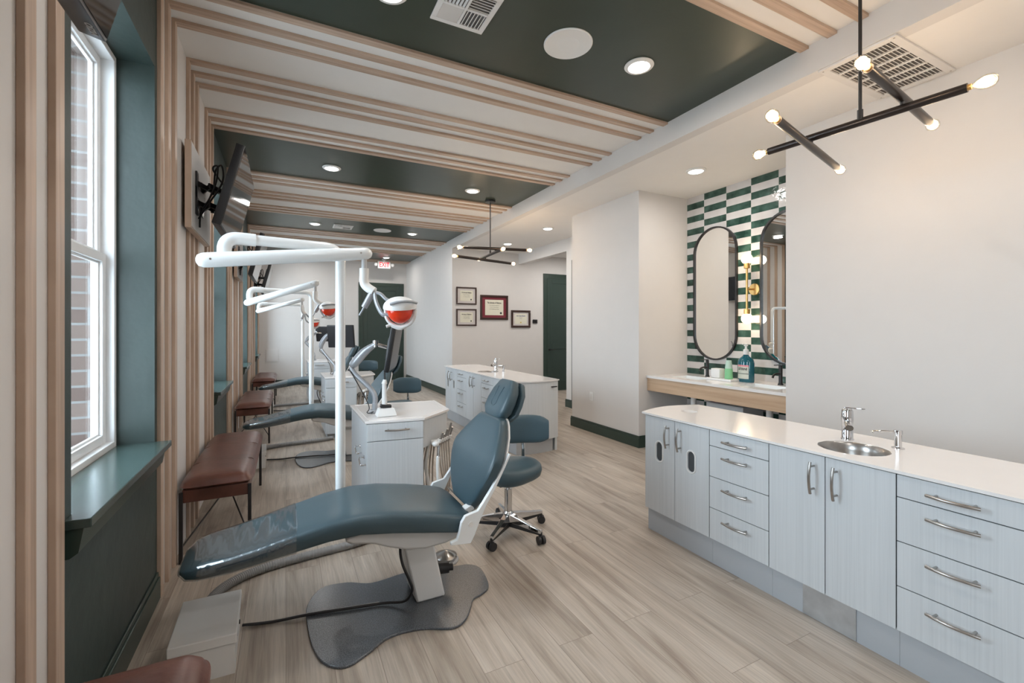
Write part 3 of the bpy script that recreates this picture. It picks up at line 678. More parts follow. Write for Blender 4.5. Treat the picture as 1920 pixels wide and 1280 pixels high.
bm = B(); t2 = bmesh.new(); lathe(t2, [(0.001, 0.0), (0.085, 0.0), (0.090, 0.01), (0.090, 0.20), (0.078, 0.235), (0.035, 0.27), (0.026, 0.285)], (0, 0, 0), 28); t2.transform(Matrix.Translation(c) @ Matrix.Diagonal((0.62, 1.0, 1, 1))); merge(bm, t2); obj('bottle_body', bm, 'blue_liquid', t)
bm = B(); lathe(bm, [(0.026, 0.285), (0.026, 0.335), (0.012, 0.345), (0.010, 0.37), (0.020, 0.375), (0.020, 0.40), (0.001, 0.405)], c, 20); obox(bm, (4.28, 3.075, 1.245), 0.07, 0.014, 0.012, bev=0.003); obj('pump_cap', bm, 'white_plastic', t)
def wrap(y, z, k=0.0): a_ = (y - 3.075) / 0.0905; return Vector((4.30 - 0.62 * (0.0905 + k) * math.cos(a_), 3.075 + (0.0905 + k) * math.sin(a_), z))
def wrapped(z0, z1, k): 
    bm = B(); ys_ = [3.010 + 0.130 * i / 14 for i in range(15)]
    rings(bm, [[wrap(y, z0, 0.0002), wrap(y, z1, 0.0002), wrap(y, z1, k), wrap(y, z0, k)] for y in ys_]); return bm
lb = obj('label_sticker', wrapped(0.885, 1.010, 0.0012), 'label', t, smooth=False)
obj('label_band', wrapped(1.010, 1.028, 0.0016), 'pink', lb, smooth=False)
obj('label_line', wrapped(0.935, 0.940, 0.0020), 'ink', lb, smooth=False)
bm = text_bm('LISTERINE', 0.034, (0, 3.078, 0.985), (0, -1, 0), (0, 0, 1), 0.0002, 0.0008, 0.70)
for v in bm.verts: v.co = wrap(v.co.y, v.co.z, 0.0018 + (0.0004 if v.co.x < 0 else 0))
obj('lettering', bm, 'ink', lb, smooth=False)
t = thing('paper_cup_stack', 'upside down mint green paper cup stack beside mouthwash', 'cups', (4.22, 3.195, 0.872))
bm = B(); lathe(bm, [(0.001, 0), (0.040, 0), (0.042, 0.004), (0.038, 0.07), (0.040, 0.073), (0.036, 0.11)], (4.19, 3.195, 0.8745), 24); obj('lower_cups', bm, 'mint', t)
bm = B(); lathe(bm, [(0.036, 0.11), (0.037, 0.113), (0.027, 0.195), (0.001, 0.195)], (4.19, 3.195, 0.8745), 24); obj('upper_cups', bm, 'mint_pale', t)
bm = B(); obox(bm, (4.19, 3.33, 0.925), 0.085, 0.11, 0.10, bev=0.006); single('white_dispenser_box', bm, 'white_plastic', 'small white cube box on vanity tray beside green cups', 'box')
bm = B(); box(bm, (4.12, 3.12, 0.851), (4.26, 3.42, 0.8735)); single('vanity_tray', bm, 'white_plastic', 'low white tray on vanity carrying box and green cups', 'tray', bev=0.004, smooth=False)
def trap(y, label):
    t = thing('drain_pipe', label, 'drain pipe', (4.30, y, 0.35), 'white drain pipes under the vanity')
    bm = B(); lathe(bm, [(0.055, 0.73), (0.060, 0.70), (0.030, 0.66), (0.030, 0.40)], (4.15, y, 0), 20); sweep(bm, [(4.15, y, 0.42), (4.15, y, 0.34), (4.24, y, 0.30), (4.29, y, 0.34), (4.31, y, 0.44), (4.40, y, 0.47), (4.518, y, 0.47)], 0.024, 14, 6); obj('trap', bm, 'white_plastic', t)
    bm = B(); sweep(bm, [(4.22, y - 0.10, 0.74), (4.28, y - 0.10, 0.60), (4.42, y - 0.10, 0.5), (4.518, y - 0.10, 0.5)], 0.012, 10, 6); obj('supply_line', bm, 'white_plastic', t)
trap(3.62, 'white drain pipe under vanity below left sink'); trap(2.72, 'white drain pipe under vanity beside the white wall edge')
t = thing('storage_bin', 'pale plastic bin of supplies under the vanity', 'bin', (4.32, 3.22, 0))
bm = B(); box(bm, (4.15, 3.00, 0.0), (4.48, 3.45, 0.60)); obj('bin_body', bm, 'grey_plastic', t, smooth=False, bev=0.01)
bm = B(); obox(bm, (4.28, 3.38, 0.62), 0.12, 0.09, 0.04, bev=0.01); obj('pink_packet', bm, 'magenta', t)

# ================================================================== ISLAND CABINETS
FX = 2.25; BX = 2.81; ZT = 0.823
def bar_handle(bm, c, d, L, out):
    c = Vector(c); d = Vector(d); out = Vector(out)
    pts = [c + d * (L * (t - 0.5)) + out * (0.030 + 0.012 * (1 - (2 * t - 1) ** 2)) for t in [i / 10 for i in range(11)]]
    sweep(bm, pts, 0.0062, 10)
    for s in (-1, 1): rod(bm, c + d * L * 0.36 * s, c + d * L * 0.36 * s + out * 0.036, 0.0048, seg=10)
def oval(y, z, w, h, n=10):
    r = w / 2; o = []
    for i in range(n + 1): a = PI * i / n; o.append((y + r * math.cos(a), z + h / 2 - r + r * math.sin(a)))
    for i in range(n + 1): a = PI + PI * i / n; o.append((y + r * math.cos(a), z - h / 2 + r + r * math.sin(a)))
    return o
def island(dy, which, tag):
    Y = [v + dy for v in (2.378, 1.847, 1.479, 0.933, 0.565, 0.0)]
    kinds = ['waste', 'drawers', 'sink', 'drawers', 'doors']
    nm = ['end cabinet with two oval cutout doors', 'four drawer cabinet beside oval cutout doors', 'two door sink cabinet', 'wide four drawer cabinet after the sink', 'plain end cabinet past the drawers']
    zb, zc = 0.158, ZT - 0.013
    lam = 'laminate'
    for i, k in enumerate(kinds):
        y1, y0 = Y[i], Y[i + 1]; ym = (y0 + y1) / 2
        t = thing({'waste': 'waste_cabinet', 'drawers': 'drawer_cabinet', 'sink': 'sink_cabinet', 'doors': 'door_cabinet'}[k], '%s, %s' % (nm[i], which), 'cabinet', (2.53, ym, 0))
        bm = B(); box(bm, (FX + 0.022, y0 + 0.0008, 0.155), (BX - 0.03, y1 - 0.0008, 0.173)); box(bm, (FX + 0.022, y0 + 0.0008, 0.173), (BX - 0.03, y0 + 0.017, zc - 0.0005)); box(bm, (FX + 0.022, y1 - 0.017, 0.173), (BX - 0.03, y1 - 0.0008, zc - 0.0005)); box(bm, (BX - 0.046, y0 + 0.017, 0.173), (BX - 0.03, y1 - 0.017, zc - 0.0005)); obj('carcass', bm, lam, t, smooth=False)
        bm = B(); box(bm, (FX + 0.004, y0 + 0.002, 0.165), (FX + 0.0215, y1 - 0.002, zc - 0.006)); obj('reveal', bm, 'gap', t, smooth=False)
        bm = B(); box(bm, (FX + 0.030, y0 + 0.0005, 0.0), (BX - 0.06, y1 - 0.0005, 0.1545)); obj('toe_kick', bm, 'kick', t, smooth=False)
        if k == 'sink':
            bm = B(); box(bm, (FX + 0.025, ym - 0.115, 0.003), (FX + 0.0305, ym + 0.115, 0.154)); obj('access_plate', bm, 'plate', t, smooth=False)
        if k == 'drawers':
            zs = [zc - 0.006, 0.710, 0.528, 0.343, zb]
            for a in range(4):
                bm = B(); box(bm, (FX, y0 + 0.0022, zs[a + 1] + 0.002), (FX + 0.018, y1 - 0.0022, zs[a] - 0.002)); d = obj('drawer_front', bm, lam, t, smooth=False, bev=0.001)
                bm = B(); bar_handle(bm, (FX, ym, zs[a] - 0.050), (0, 1, 0), 0.155, (-1, 0, 0)); obj('handle', bm, 'steel', d)
        else:
            for a, (ya, yb) in enumerate(((ym, y1), (y0, ym))):
                hole = k == 'waste'
                bm = B()
                if not hole: box(bm, (FX, ya + 0.0022, zb + 0.002), (FX + 0.018, yb - 0.0022, zc - 0.008))
                else:
                    oy, oz = (ya + yb) / 2, 0.575
                    o = oval(oy, oz, 0.052, 0.125); out = []
                    A, Bq, C_, D = ya + 0.0022, yb - 0.0022, zb + 0.002, zc - 0.008
                    for (py, pz) in o:
                        dy_, dz_ = py - oy, pz - oz; s = min((Bq - oy) / dy_ if dy_ > 1e-6 else 9, (A - oy) / dy_ if dy_ < -1e-6 else 9, (D - oz) / dz_ if dz_ > 1e-6 else 9, (C_ - oz) / dz_ if dz_ < -1e-6 else 9); out.append([oy + dy_ * s, oz + dz_ * s])
                    for cy_, cz_ in ((A, C_), (A, D), (Bq, C_), (Bq, D)):
                        q = min(out, key=lambda p: (p[0] - cy_) ** 2 + (p[1] - cz_) ** 2); q[0], q[1] = cy_, cz_
                    rings(bm, [[Vector((x, p[0], p[1])) for p in c] for x, c in ((FX + 0.018, o), (FX + 0.018, out), (FX, out), (FX, o))], closed=True)
                d = obj('cabinet_door', bm, lam, t, smooth=False)
                if hole:
                    bm = B(); o2 = oval(oy, oz, 0.076, 0.149)
                    rings(bm, [[Vector((x, p[0], p[1])) for p in c] for x, c in ((FX + 0.012, o), (FX - 0.001, o2), (FX - 0.006, oval(oy, oz, 0.070, 0.143)), (FX - 0.006, oval(oy, oz, 0.058, 0.131)))], closed=True); obj('oval_ring', bm, 'white_plastic', d)
                hy = (ya + 0.050) if a == 0 else (yb - 0.050)
                bm = B(); bar_handle(bm, (FX, hy, zc - 0.115), (0, 0, 1), 0.150, (-1, 0, 0)); obj('handle', bm, 'steel', d)
    # back panel + ends
    # countertop with arced ends and round bowl
    yf, yn = Y[0] + 0.012, Y[-1] - 0.012; n = 16
    def arc(y, s):
        return [(FX - 0.020 + 0.590 * i / n, y + s * 0.085 * math.sin(PI * min(1, (i / n) * 0.92 + 0.0)) + (s * 0.0 if i else 0)) for i in range(n + 1)]
    outer = arc(yf, 1) + list(reversed(arc(yn, -1)))
    t = thing('island_countertop', 'long white countertop with curved end, %s' % which, 'countertop', (2.53, (yf + yn) / 2, ZT - 0.013))
    sc = Vector((2.460, 1.192 + dy)); rr = 0.144; N = 40
    bm = B()
    import mathutils
    hole = [(sc.x + rr * math.cos(2 * PI * i / N), sc.y + rr * math.sin(2 * PI * i / N)) for i in range(N)]
    hole2 = [(2.530 + 0.055 * math.cos(2 * PI * i / 24), 2.245 + dy + 0.055 * math.sin(2 * PI * i / 24)) for i in range(24)]
    polys = [outer, hole, hole2]
    tri = mathutils.geometry.delaunay_2d_cdt([Vector(p) for pl in polys for p in pl], [], [list(range(0, len(outer))), list(range(len(outer), len(outer) + N)), list(range(len(outer) + N, len(outer) + N + 24))], 0, 1e-6)
    vs, fs = tri[0], tri[2]
    top = [bm.verts.new((v.x, v.y, ZT)) for v in vs]; bot = [bm.verts.new((v.x, v.y, ZT - 0.013)) for v in vs]
    for f in fs:
        c = sum((vs[i] for i in f), Vector((0, 0))) / len(f)
        if (c - sc).length < rr * 0.99 or (c - Vector((2.530, 2.245 + dy))).length < 0.054: continue
        inside = mathutils.geometry.intersect_point_tri_2d
        # outer polygon is convex
        bm.faces.new([top[i] for i in f]); bm.faces.new([bot[i] for i in reversed(f)])
    bm.edges.ensure_lookup_table()
    be = [e for e in bm.edges if len(e.link_faces) == 1 and e.verts[0].co.z > ZT - 0.001]
    mp = {tuple(round(c, 5) for c in v.co): v for v in bot}
    for e in be:
        a, b_ = e.verts; a2 = mp[tuple(round(c, 5) for c in (a.co.x, a.co.y, ZT - 0.013))]; b2 = mp[tuple(round(c, 5) for c in (b_.co.x, b_.co.y, ZT - 0.013))]
        try: bm.faces.new((a, b_, b2, a2))
        except ValueError: pass
    bmesh.ops.delete(bm, geom=[v for v in bm.verts if not v.link_faces], context='VERTS')
    obj('slab', bm, 'solid', t, smooth=False)
    bm = B(); rs = []
    for r, z in ((0.1436, -0.001), (0.138, -0.006), (0.133, -0.04), (0.125, -0.10), (0.10, -0.135), (0.03, -0.145), (0.002, -0.146)):
        rs.append([Vector((sc.x + r * math.cos(2 * PI * i / 48), sc.y + r * math.sin(2 * PI * i / 48), ZT + z)) for i in range(48)])
    rings(bm, rs, cap=False)
    tk = thing('round_sink', 'round steel sink bowl set in the white countertop, %s' % which, 'sink', (sc.x, sc.y, ZT - 0.146)); obj('bowl', bm, 'steel', tk)
    bm = B(); lathe(bm, [(0.001, -0.143), (0.022, -0.143), (0.024, -0.1455)], (sc.x, sc.y, ZT), 20); obj('drain', bm, 'chrome', tk)
    bm = B(); rs = [[Vector((2.530 + r * math.cos(2 * PI * i / 24), 2.245 + dy + r * math.sin(2 * PI * i / 24), ZT + z)) for i in range(24)] for r, z in ((0.0548, -0.0005), (0.052, -0.004), (0.050, -0.05), (0.002, -0.05))]
    rings(bm, rs, cap=False); obj('waste_chute', bm, 'vent', t)
    # curved end panels and back
    for s, yy, nm_ in ((1, Y[0], 'far'), (-1, Y[-1], 'near')):
        bm = B(); pts = [(FX + 0.001 + (BX - FX - 0.002) * i / n, yy + s * (0.001 + 0.080 * math.sin(PI * min(1, i / n * 0.92)))) for i in range(n + 1)] + [(BX - 0.001, yy + s * 0.0005), (FX + 0.001, yy + s * 0.0005)]
        prism(bm, pts, 0.158, ZT - 0.0135); t3 = single('curved_end_panel', bm, 'laminate', 'curved %s end panel, %s' % (nm_, which), 'end panel', smooth=True)
        bm = B(); pts = [(FX + 0.030 + (BX - FX - 0.09) * i / n, yy + s * (0.001 + 0.03 * math.sin(PI * i / n))) for i in range(n + 1)] + [(BX - 0.06, yy + s * 0.0005), (FX + 0.030, yy + s * 0.0005)]
        prism(bm, pts, 0.0, 0.1575); k = obj('toe_kick', bm, 'kick'); k.parent = t3; k.location = -t3.location
    bm = B(); box(bm, (BX - 0.029, Y[-1] + 0.001, 0.0), (BX, Y[0] - 0.001, ZT - 0.0135)); single('island_back_panel', bm, 'laminate', 'plain back panel, %s' % which, 'panel', smooth=False)
    # faucet
    fx, fy = 2.628, 1.300 + dy
    t = thing('chrome_faucet', 'chrome sensor faucet behind the bowl, %s' % which, 'faucet', (fx, fy, ZT))
    bm = B(); lathe(bm, [(0.001, 0), (0.029, 0), (0.029, 0.004), (0.026, 0.008), (0.024, 0.075), (0.027, 0.105), (0.026, 0.150), (0.020, 0.160), (0.001, 0.161)], (fx, fy, ZT), 28); obj('body', bm, 'chrome', t)
    bm = B(); d = Vector((-0.75, -0.45, 0)).normalized(); sweep(bm, [Vector((fx, fy, ZT + 0.085)), Vector((fx, fy, ZT + 0.090)) + d * 0.05, Vector((fx, fy, ZT + 0.078)) + d * 0.105], 0.017, 14, 4); obj('spout', bm, 'chrome', t)
    bm = B(); obox(bm, (fx + 0.010, fy - 0.03, ZT + 0.166), 0.014, 0.085, 0.006, (0, 0, 0.4), bev=0.002); obj('lever', bm, 'chrome', t)
    px, py = 2.647, 1.090 + dy
    t = thing('soap_dispenser', 'chrome soap pump right of the faucet, %s' % which, 'soap dispenser', (px, py, ZT))
    bm = B(); lathe(bm, [(0.001, 0), (0.026, 0), (0.026, 0.004), (0.015, 0.008), (0.015, 0.068), (0.018, 0.070), (0.018, 0.088), (0.001, 0.089)], (px, py, ZT), 24); obj('body', bm, 'chrome', t)
    bm = B(); sweep(bm, [(px, py, ZT + 0.080), (px - 0.04, py + 0.03, ZT + 0.082), (px - 0.085, py + 0.062, ZT + 0.080), (px - 0.09, py + 0.066, ZT + 0.072)], 0.0055, 10); obj('spout', bm, 'chrome', t)
island(0.0, 'right foreground island', 'a')
island(4.40, 'island beneath the far pendant', 'b')
bm = B(); obox(bm, (2.73, 4.335, 0.745), 0.075, 0.014, 0.012, bev=0.003); single('end_panel_latch', bm, 'black', 'small black latch on curved end of the far island', 'latch')

# ================================================================== DENTAL CHAIR
def dental_chair(label):
    yc = 2.305
    t = thing('dental_chair', label, 'dental chair', (0.60, 2.30, 0), 'dental chairs')
    plate = [(0.089, 2.30), (0.095, 2.47), (0.17, 2.605), (0.30, 2.600), (0.42, 2.535), (0.60, 2.555), (0.74, 2.55), (0.86, 2.50), (0.965, 2.475), (1.01, 2.40), (0.985, 2.23), (0.93, 2.175), (0.865, 2.150), (0.82, 2.08), (0.765, 2.010), (0.690, 1.985), (0.56, 2.045), (0.42, 2.055), (0.31, 1.99), (0.22, 1.955), (0.145, 2.01), (0.105, 2.13)]
    pc = closed_curve([(a, b_, 0) for a, b_ in plate], 5)
    bm = B(); prism(bm, [(p.x, p.y) for p in pc], 0.0, 0.012, 'z'); bp = obj('base_plate', bm, 'baseplate', t, bev=0.003)
    bm = B(); prism(bm, [(0.592, 0.012), (0.742, 0.012), (0.680, 0.300), (0.530, 0.300)], 2.235, 2.440, 'y'); obj('lift_column', bm, 'beige_plastic', t, bev=0.010)
    bm = B(); prism(bm, [(0.535, 0.295), (0.690, 0.295), (0.72, 0.395), (0.50, 0.395)], 2.245, 2.43, 'y'); obj('column_head', bm, 'shell', t, bev=0.006)
    # lower shell
    low = [(0.235, 0.452), (0.262, 0.436), (0.355, 0.418), (0.43, 0.385), (0.50, 0.360), (0.60, 0.342), (0.70, 0.348), (0.80, 0.372), (0.80, 0.405), (0.60, 0.43), (0.45, 0.462), (0.30, 0.480), (0.24, 0.475)]
    bm = B(); prism(bm, low, 2.105, 2.505, 'y'); obj('seat_shell', bm, 'shell', t, bev=0.014)
    st = [(-0.372, 0.436, 0.412, 0.125), (-0.355, 0.450, 0.404, 0.155), (-0.31, 0.463, 0.400, 0.175), (-0.2, 0.480, 0.408, 0.190), (-0.1, 0.500, 0.420, 0.197), (0.04, 0.535, 0.440, 0.205), (0.17, 0.562, 0.460, 0.218),
          (0.30, 0.575, 0.470, 0.235), (0.44, 0.566, 0.450, 0.245), (0.60, 0.537, 0.418, 0.250), (0.74, 0.505, 0.390, 0.250), (0.80, 0.485, 0.385, 0.247), (0.825, 0.468, 0.400, 0.238)]
    bm = B(); cushion(bm, [((x, a), (x + (0.02 if x > 0.5 else 0), b_), hw, yc) for x, a, b_, hw in st]); obj('seat_cushion', bm, 'teal', t)
    bm = B(); s2 = [(x - (0.004 if x < -0.3 else 0), a + 0.004, b_ - 0.004, hw + 0.004) for x, a, b_, hw in st if x < 0.1]
    cushion(bm, [((x, a), (x, b_), hw, yc) for x, a, b_, hw in s2]); obj('foot_cover', bm, 'film', t, label='clear glossy plastic foot cover')
    # backrest
    bs = [((0.845, 0.485), (0.885, 0.455), 0.130), ((0.850, 0.53), (0.905, 0.505), 0.185), ((0.862, 0.60), (0.925, 0.58), 0.236), ((0.882, 0.67), (0.950, 0.65), 0.276), ((0.900, 0.72), (0.970, 0.70), 0.290), ((0.915, 0.752), (0.985, 0.735), 0.286), ((0.938, 0.79), (1.008, 0.775), 0.258), ((0.97, 0.84), (1.04, 0.83), 0.216), ((1.002, 0.888), (1.062, 0.883), 0.168), ((1.015, 0.908), (1.068, 0.903), 0.145)]
    bm = B(); cushion(bm, [(f, k, hw, yc) for f, k, hw in bs], ex=0.36); obj('backrest', bm, 'teal', t)
    bm = B(); cushion(bm, [((k[0] + 0.001, k[1]), (k[0] + 0.014, k[1] - 0.004), hw - 0.01, yc) for f, k, hw in bs], ex=0.3); obj('backrest_shell', bm, 'white_plastic', t)
    hs = [((1.030, 0.925), (1.085, 0.900), 0.105), ((1.035, 0.960), (1.110, 0.930), 0.130), ((1.060, 1.01), (1.135, 0.98), 0.132), ((1.090, 1.06), (1.160, 1.035), 0.120), ((1.120, 1.105), (1.175, 1.085), 0.085)]
    bm = B(); cushion(bm, [(f, k, hw, yc) for f, k, hw in hs], ex=0.5); hd = obj('headrest', bm, 'teal', t)
    bm = B(); cushion(bm, [((k[0] + 0.004, k[1] - 0.002), (k[0] + 0.035, k[1] - 0.014), hw * 1.0, yc) for f, k, hw in hs], ex=0.45); obj('headrest_back_pad', bm, 'teal', hd)
    bm = B(); sweep(bm, [(1.0985, yc + 0.035, 1.075), (1.072, yc + 0.028, 1.03), (1.050, yc + 0.030, 0.99), (1.0405, yc + 0.0, 0.972), (1.050, yc - 0.030, 0.99), (1.072, yc - 0.028, 1.03), (1.0985, yc - 0.035, 1.075)], 0.0022, 8, 6); obj('headrest_seam', bm, 'teal', hd)
    bm = B(); box(bm, (1.03, yc - 0.03, 0.80), (1.05, yc + 0.03, 0.97)); bm.transform(Matrix.Translation((0.03, 0, 0))); obj('headrest_stem', bm, 'steel', t)
    for y in (2.035, 2.563):
        out = [(0.700, 0.372), (0.745, 0.368), (0.80, 0.362), (0.822, 0.40), (0.845, 0.455), (0.882, 0.53), (0.934, 0.61), (0.984, 0.70), (1.018, 0.765), (1.008, 0.770), (0.968, 0.702), (0.915, 0.615), (0.866, 0.548), (0.838, 0.512), (0.800, 0.505), (0.772, 0.498), (0.752, 0.47), (0.742, 0.425), (0.730, 0.392), (0.700, 0.385)]
        bm = B(); prism(bm, out, y - 0.011, y + 0.011, 'y'); br = obj('side_bracket', bm, 'white_enamel', t, bev=0.003)
        bm = B(); rod(bm, (0.80, y - 0.015, 0.455), (0.80, y + 0.015, 0.455), 0.013); obj('pivot_cap', bm, 'white_plastic', br)
    bm = B(); rod(bm, (0.868, 2.05, 0.455), (0.868, 2.56, 0.455), 0.006); ax = obj('recline_axle', bm, 'steel', t)
    bm = B(); obox(bm, (0.850, 2.19, 0.468), 0.045, 0.05, 0.030, (0, -0.4, 0), bev=0.004); obj('axle_link', bm, 'white_plastic', ax)
    bm = B(); sweep(bm, [(0.507, 2.236, 0.345), (0.500, 2.20, 0.30), (0.512, 2.19, 0.24), (0.545, 2.20, 0.16), (0.560, 2.21, 0.10), (0.53, 2.24, 0.04), (0.44, 2.30, 0.022), (0.30, 2.33, 0.022), (0.10, 2.375, 0.020), (-0.05, 2.41, 0.010), (-0.182, 2.44, 0.014)], 0.0065, 8, 6); cb = obj('power_cable', bm, 'blackp', t)
    bm = B(); sweep(bm, [(0.42, 2.315, 0.024), (0.28, 2.345, 0.022), (0.10, 2.390, 0.018), (-0.05, 2.420, 0.006), (-0.182, 2.449, 0.006)], 0.003, 8, 6); obj('clear_line', bm, 'grey_plastic', cb)
    bm = B(); rod(bm, (0.72, 2.34, 0.11), (0.79, 2.32, 0.11), 0.032, 0.028); rod(bm, (0.79, 2.32, 0.11), (0.81, 2.315, 0.11), 0.018); obj('motor_knob', bm, 'blackp', t)
    bm = B(); sweep(bm, [(0.79, 2.32, 0.12), (0.82, 2.33, 0.135), (0.84, 2.335, 0.15)], 0.005, 8); obj('release_lever', bm, 'steel', t)
    return t
ch = dental_chair('teal dental chair nearest the camera with clear plastic foot cover')
dup(ch, (0.0, 2.98, 0), 'teal dental chair in the middle of the row, behind the nearest white pole')
dup(ch, (-0.02, 6.2, 0), 'teal dental chair farthest back in the row along windows')

# ================================================================== DENTAL LIGHT ON POST
def dental_light(label, px, py, el, a0, a1, hd, zb=0.40, mount=None):
    """post (px,py), elbow xyz, arm from a0 to a1, head centre hd"""
    t = thing('dental_light', label, 'dental light', (px, py, zb), 'dental lights on white posts')
    ztop = el[2]
    d = (Vector(el) - Vector((px, py, ztop))).normalized()
    bm = B(); pts = bend((px, py, zb), (px, py, ztop), Vector((px, py, ztop)) + d * 0.16, 0.075, 8); sweep(bm, pts, 0.026, 24)
    rod(bm, (px, py, 1.25), (px, py, 1.254), 0.0268, seg=24)
    obj('post', bm, 'white_enamel', t)
    if mount:
        bm = B(); rod(bm, (px, py, zb), (px, py, zb + 0.05), 0.036); sweep(bm, [(px, py, zb + 0.03), mount], 0.022, 14); obj('post_bracket', bm, 'white_enamel', t)
    bm = B(); e = Vector(el); q = Vector((px, py, ztop)) + d * 0.158
    sweep(bm, [q, e - d * 0.06], 0.0262, 24); obj('boom', bm, 'white_enamel', t)
    bm = B(); sweep(bm, bend(e - d * 0.13, e, e - Vector((0, 0, 0.105)), 0.060, 8), 0.031, 24); bo = obj('elbow', bm, 'white_enamel', t)
    bm = B(); rod(bm, e - Vector((0, 0, 0.10)), (e.x, e.y, a0[2]), 0.019); obj('swivel_pin', bm, 'white_plastic', t)
    A0 = Vector(a0); A1 = Vector(a1); dd = (A1 - A0).normalized()
    bm = B(); L = (A1 - A0).length
    u, v = frame(dd); prof = [(0.010, -0.046), (0.026, -0.038), (0.034, -0.02), (0.0355, 0.0), (0.0345, L * 0.5), (0.033, L), (0.031, L + 0.018), (0.022, L + 0.034), (0.008, L + 0.042)]
    rings(bm, [[A0 + dd * z + (u * math.cos(2 * PI * i / 28) + v * math.sin(2 * PI * i / 28)) * r for i in range(28)] for r, z in prof]); ar = obj('spring_arm', bm, 'white_enamel', t)
    bm = B()
    nn = dd.cross(Vector((0, 0, 1))).normalized()
    for s in (0.02, 0.97):
        for sg in (-1, 1): p = A0 + dd * L * s + nn * sg * 0.0335; rod(bm, p, p + nn * sg * 0.002, 0.005, seg=10)
    obj('arm_screws', bm, 'steel', ar)
    p = A1 - Vector((0, 0, 0.03)); h = Vector(hd)
    bm = B(); rod(bm, p, p - Vector((0, 0, 0.055)), 0.014); obj('hanger_pin', bm, 'grey_plastic', t)
    g = (h - p); g.z = 0; g.normalize(); side = g.cross(Vector((0, 0, 1)))
    k0 = p - Vector((0, 0, 0.05)); k1 = p - Vector((0, 0, 0.125)); k2 = k1 + g * 0.055 - Vector((0, 0, 0.050))
    bm = B(); sweep(bm, [k0, k0 - Vector((0, 0, 0.03)), k1, k1 + g * 0.018 - Vector((0, 0, 0.026)), k2], 0.024, 20, 5); obj('swivel_housing', bm, 'white_plastic', t)
    # yoke: curved grey arm over the top of the head and one behind
    m1 = h + Vector((0, 0, 0.052)) + g * 0.005
    bm = B(); sweep(bm, [k2 - g * 0.01, k2 + g * 0.035 - Vector((0, 0, 0.012)), k2 + g * 0.075 - Vector((0, 0, 0.045)), h + Vector((0, 0, 0.050)) - side * 0.03, h + Vector((0, 0, 0.045)) + g * 0.03 - side * 0.05], 0.0125, 12, 6, flat=0.75); yo = obj('yoke', bm, 'silver', t)
    bm = B(); sweep(bm, [k2, k2 - Vector((0, 0, 0.06)) + g * 0.012, k2 - Vector((0, 0, 0.12)) + g * 0.045, h - Vector((0, 0, 0.02)) - g * 0.055], 0.017, 12, 6, flat=0.6); obj('rear_yoke', bm, 'silver', yo)
    k3 = k2 - g * 0.012 - Vector((0, 0, 0.01)); dn = Vector((-g.x * 0.5, -g.y * 0.5, -0.85)).normalized()
    bm = B(); rod(bm, k3, k3 + dn * 0.085, 0.0185, 0.0165); rod(bm, k3 + dn * 0.08, k3 + dn * 0.135, 0.005); obj('friction_knob', bm, 'silver', t)
    # head: white hood, orange shield, lower rim.  local frame faces toward the patient (toward -side mix)
    f = Vector((-0.451, -0.8925, 0)); r_ = Vector((0.8925, -0.451, 0)); up = Vector((0, 0, 1))
    ff = (f * 0.97 - up * 0.20).normalized(); uu = r_.cross(ff).normalized() * -1
    if uu.z < 0: uu = -uu
    R = Matrix((r_, uu, ff)).transposed()
    def shell(bm, rx, ry, rz, t0, t1, cz, z0=-1.0, z1=1.0, nu=28, nv=12, off=(0, 0, 0)):
        rs = []
        for j in range(nv + 1):
            ph = t0 + (t1 - t0) * j / nv; rs.append([h + R @ Vector((off[0] + rx * math.cos(a) * math.cos(ph), off[1] + ry * math.sin(ph), off[2] + rz * math.sin(a) * math.cos(ph))) for a in [2 * PI * i / nu for i in range(nu)]])
        rings(bm, rs)
    bm = B(); shell(bm, 0.088, 0.058, 0.078, -0.10, 1.5, 0, off=(0, 0.022, 0.0)); obj('hood', bm, 'white_plastic', t)
    bm = B(); shell(bm, 0.074, 0.096, 0.050, -1.5, 0.10, 0, off=(0, 0.018, -0.026)); obj('reflector_body', bm, 'white_plastic', t)
    bm = B(); shell(bm, 0.069, 0.080, 0.066, -1.45, 0.12, 0, off=(0.000, 0.014, 0.000)); obj('orange_shield', bm, 'orange', t, label='translucent orange-red light shield')
    bm = B(); sweep(bm, [h + R @ Vector(v) for v in ((-0.080, 0.010, -0.01), (-0.074, -0.030, 0.004), (-0.052, -0.064, 0.004), (0.0, -0.084, 0.004), (0.052, -0.064, 0.004), (0.074, -0.030, 0.004), (0.080, 0.010, -0.01))], 0.010, 10, 5); obj('lower_rim', bm, 'white_plastic', t)
    bm = B(); sweep(bm, [h + R @ Vector(v) for v in ((-0.030, 0.050, 0.076), (0.02, 0.062, 0.074), (0.07, 0.060, 0.050), (0.092, 0.048, 0.015))], 0.008, 10, 5); obj('front_yoke', bm, 'silver', yo)
    bm = B(); sweep(bm, [h + R @ Vector((-0.05, -0.072, 0.0)), h + R @ Vector((-0.075, -0.080, 0.012))], 0.008, 12); sweep(bm, [h + R @ Vector((-0.05, -0.076, 0.0)), h + R @ Vector((0.0, -0.092, 0.0)), h + R @ Vector((0.05, -0.06, 0.0))], 0.010, 10, 4); obj('handle', bm, 'white_plastic', t)
    return t
dental_light('dental light on white post over nearest chair, large arm across the picture', 0.264, 2.59, (-0.262, 2.52, 1.838), (-0.325, 2.495, 1.722), (0.375, 2.505, 1.806), (0.545, 2.405, 1.495), 0.42, (0.45, 2.44, 0.42))
dental_light('dental light on white post at middle chair', 0.264, 5.68, (-0.345, 5.50, 1.825), (-0.35, 5.44, 1.682), (0.265, 4.93, 1.862), (0.385, 4.885, 1.600), 0.42, (0.45, 5.45, 0.42))
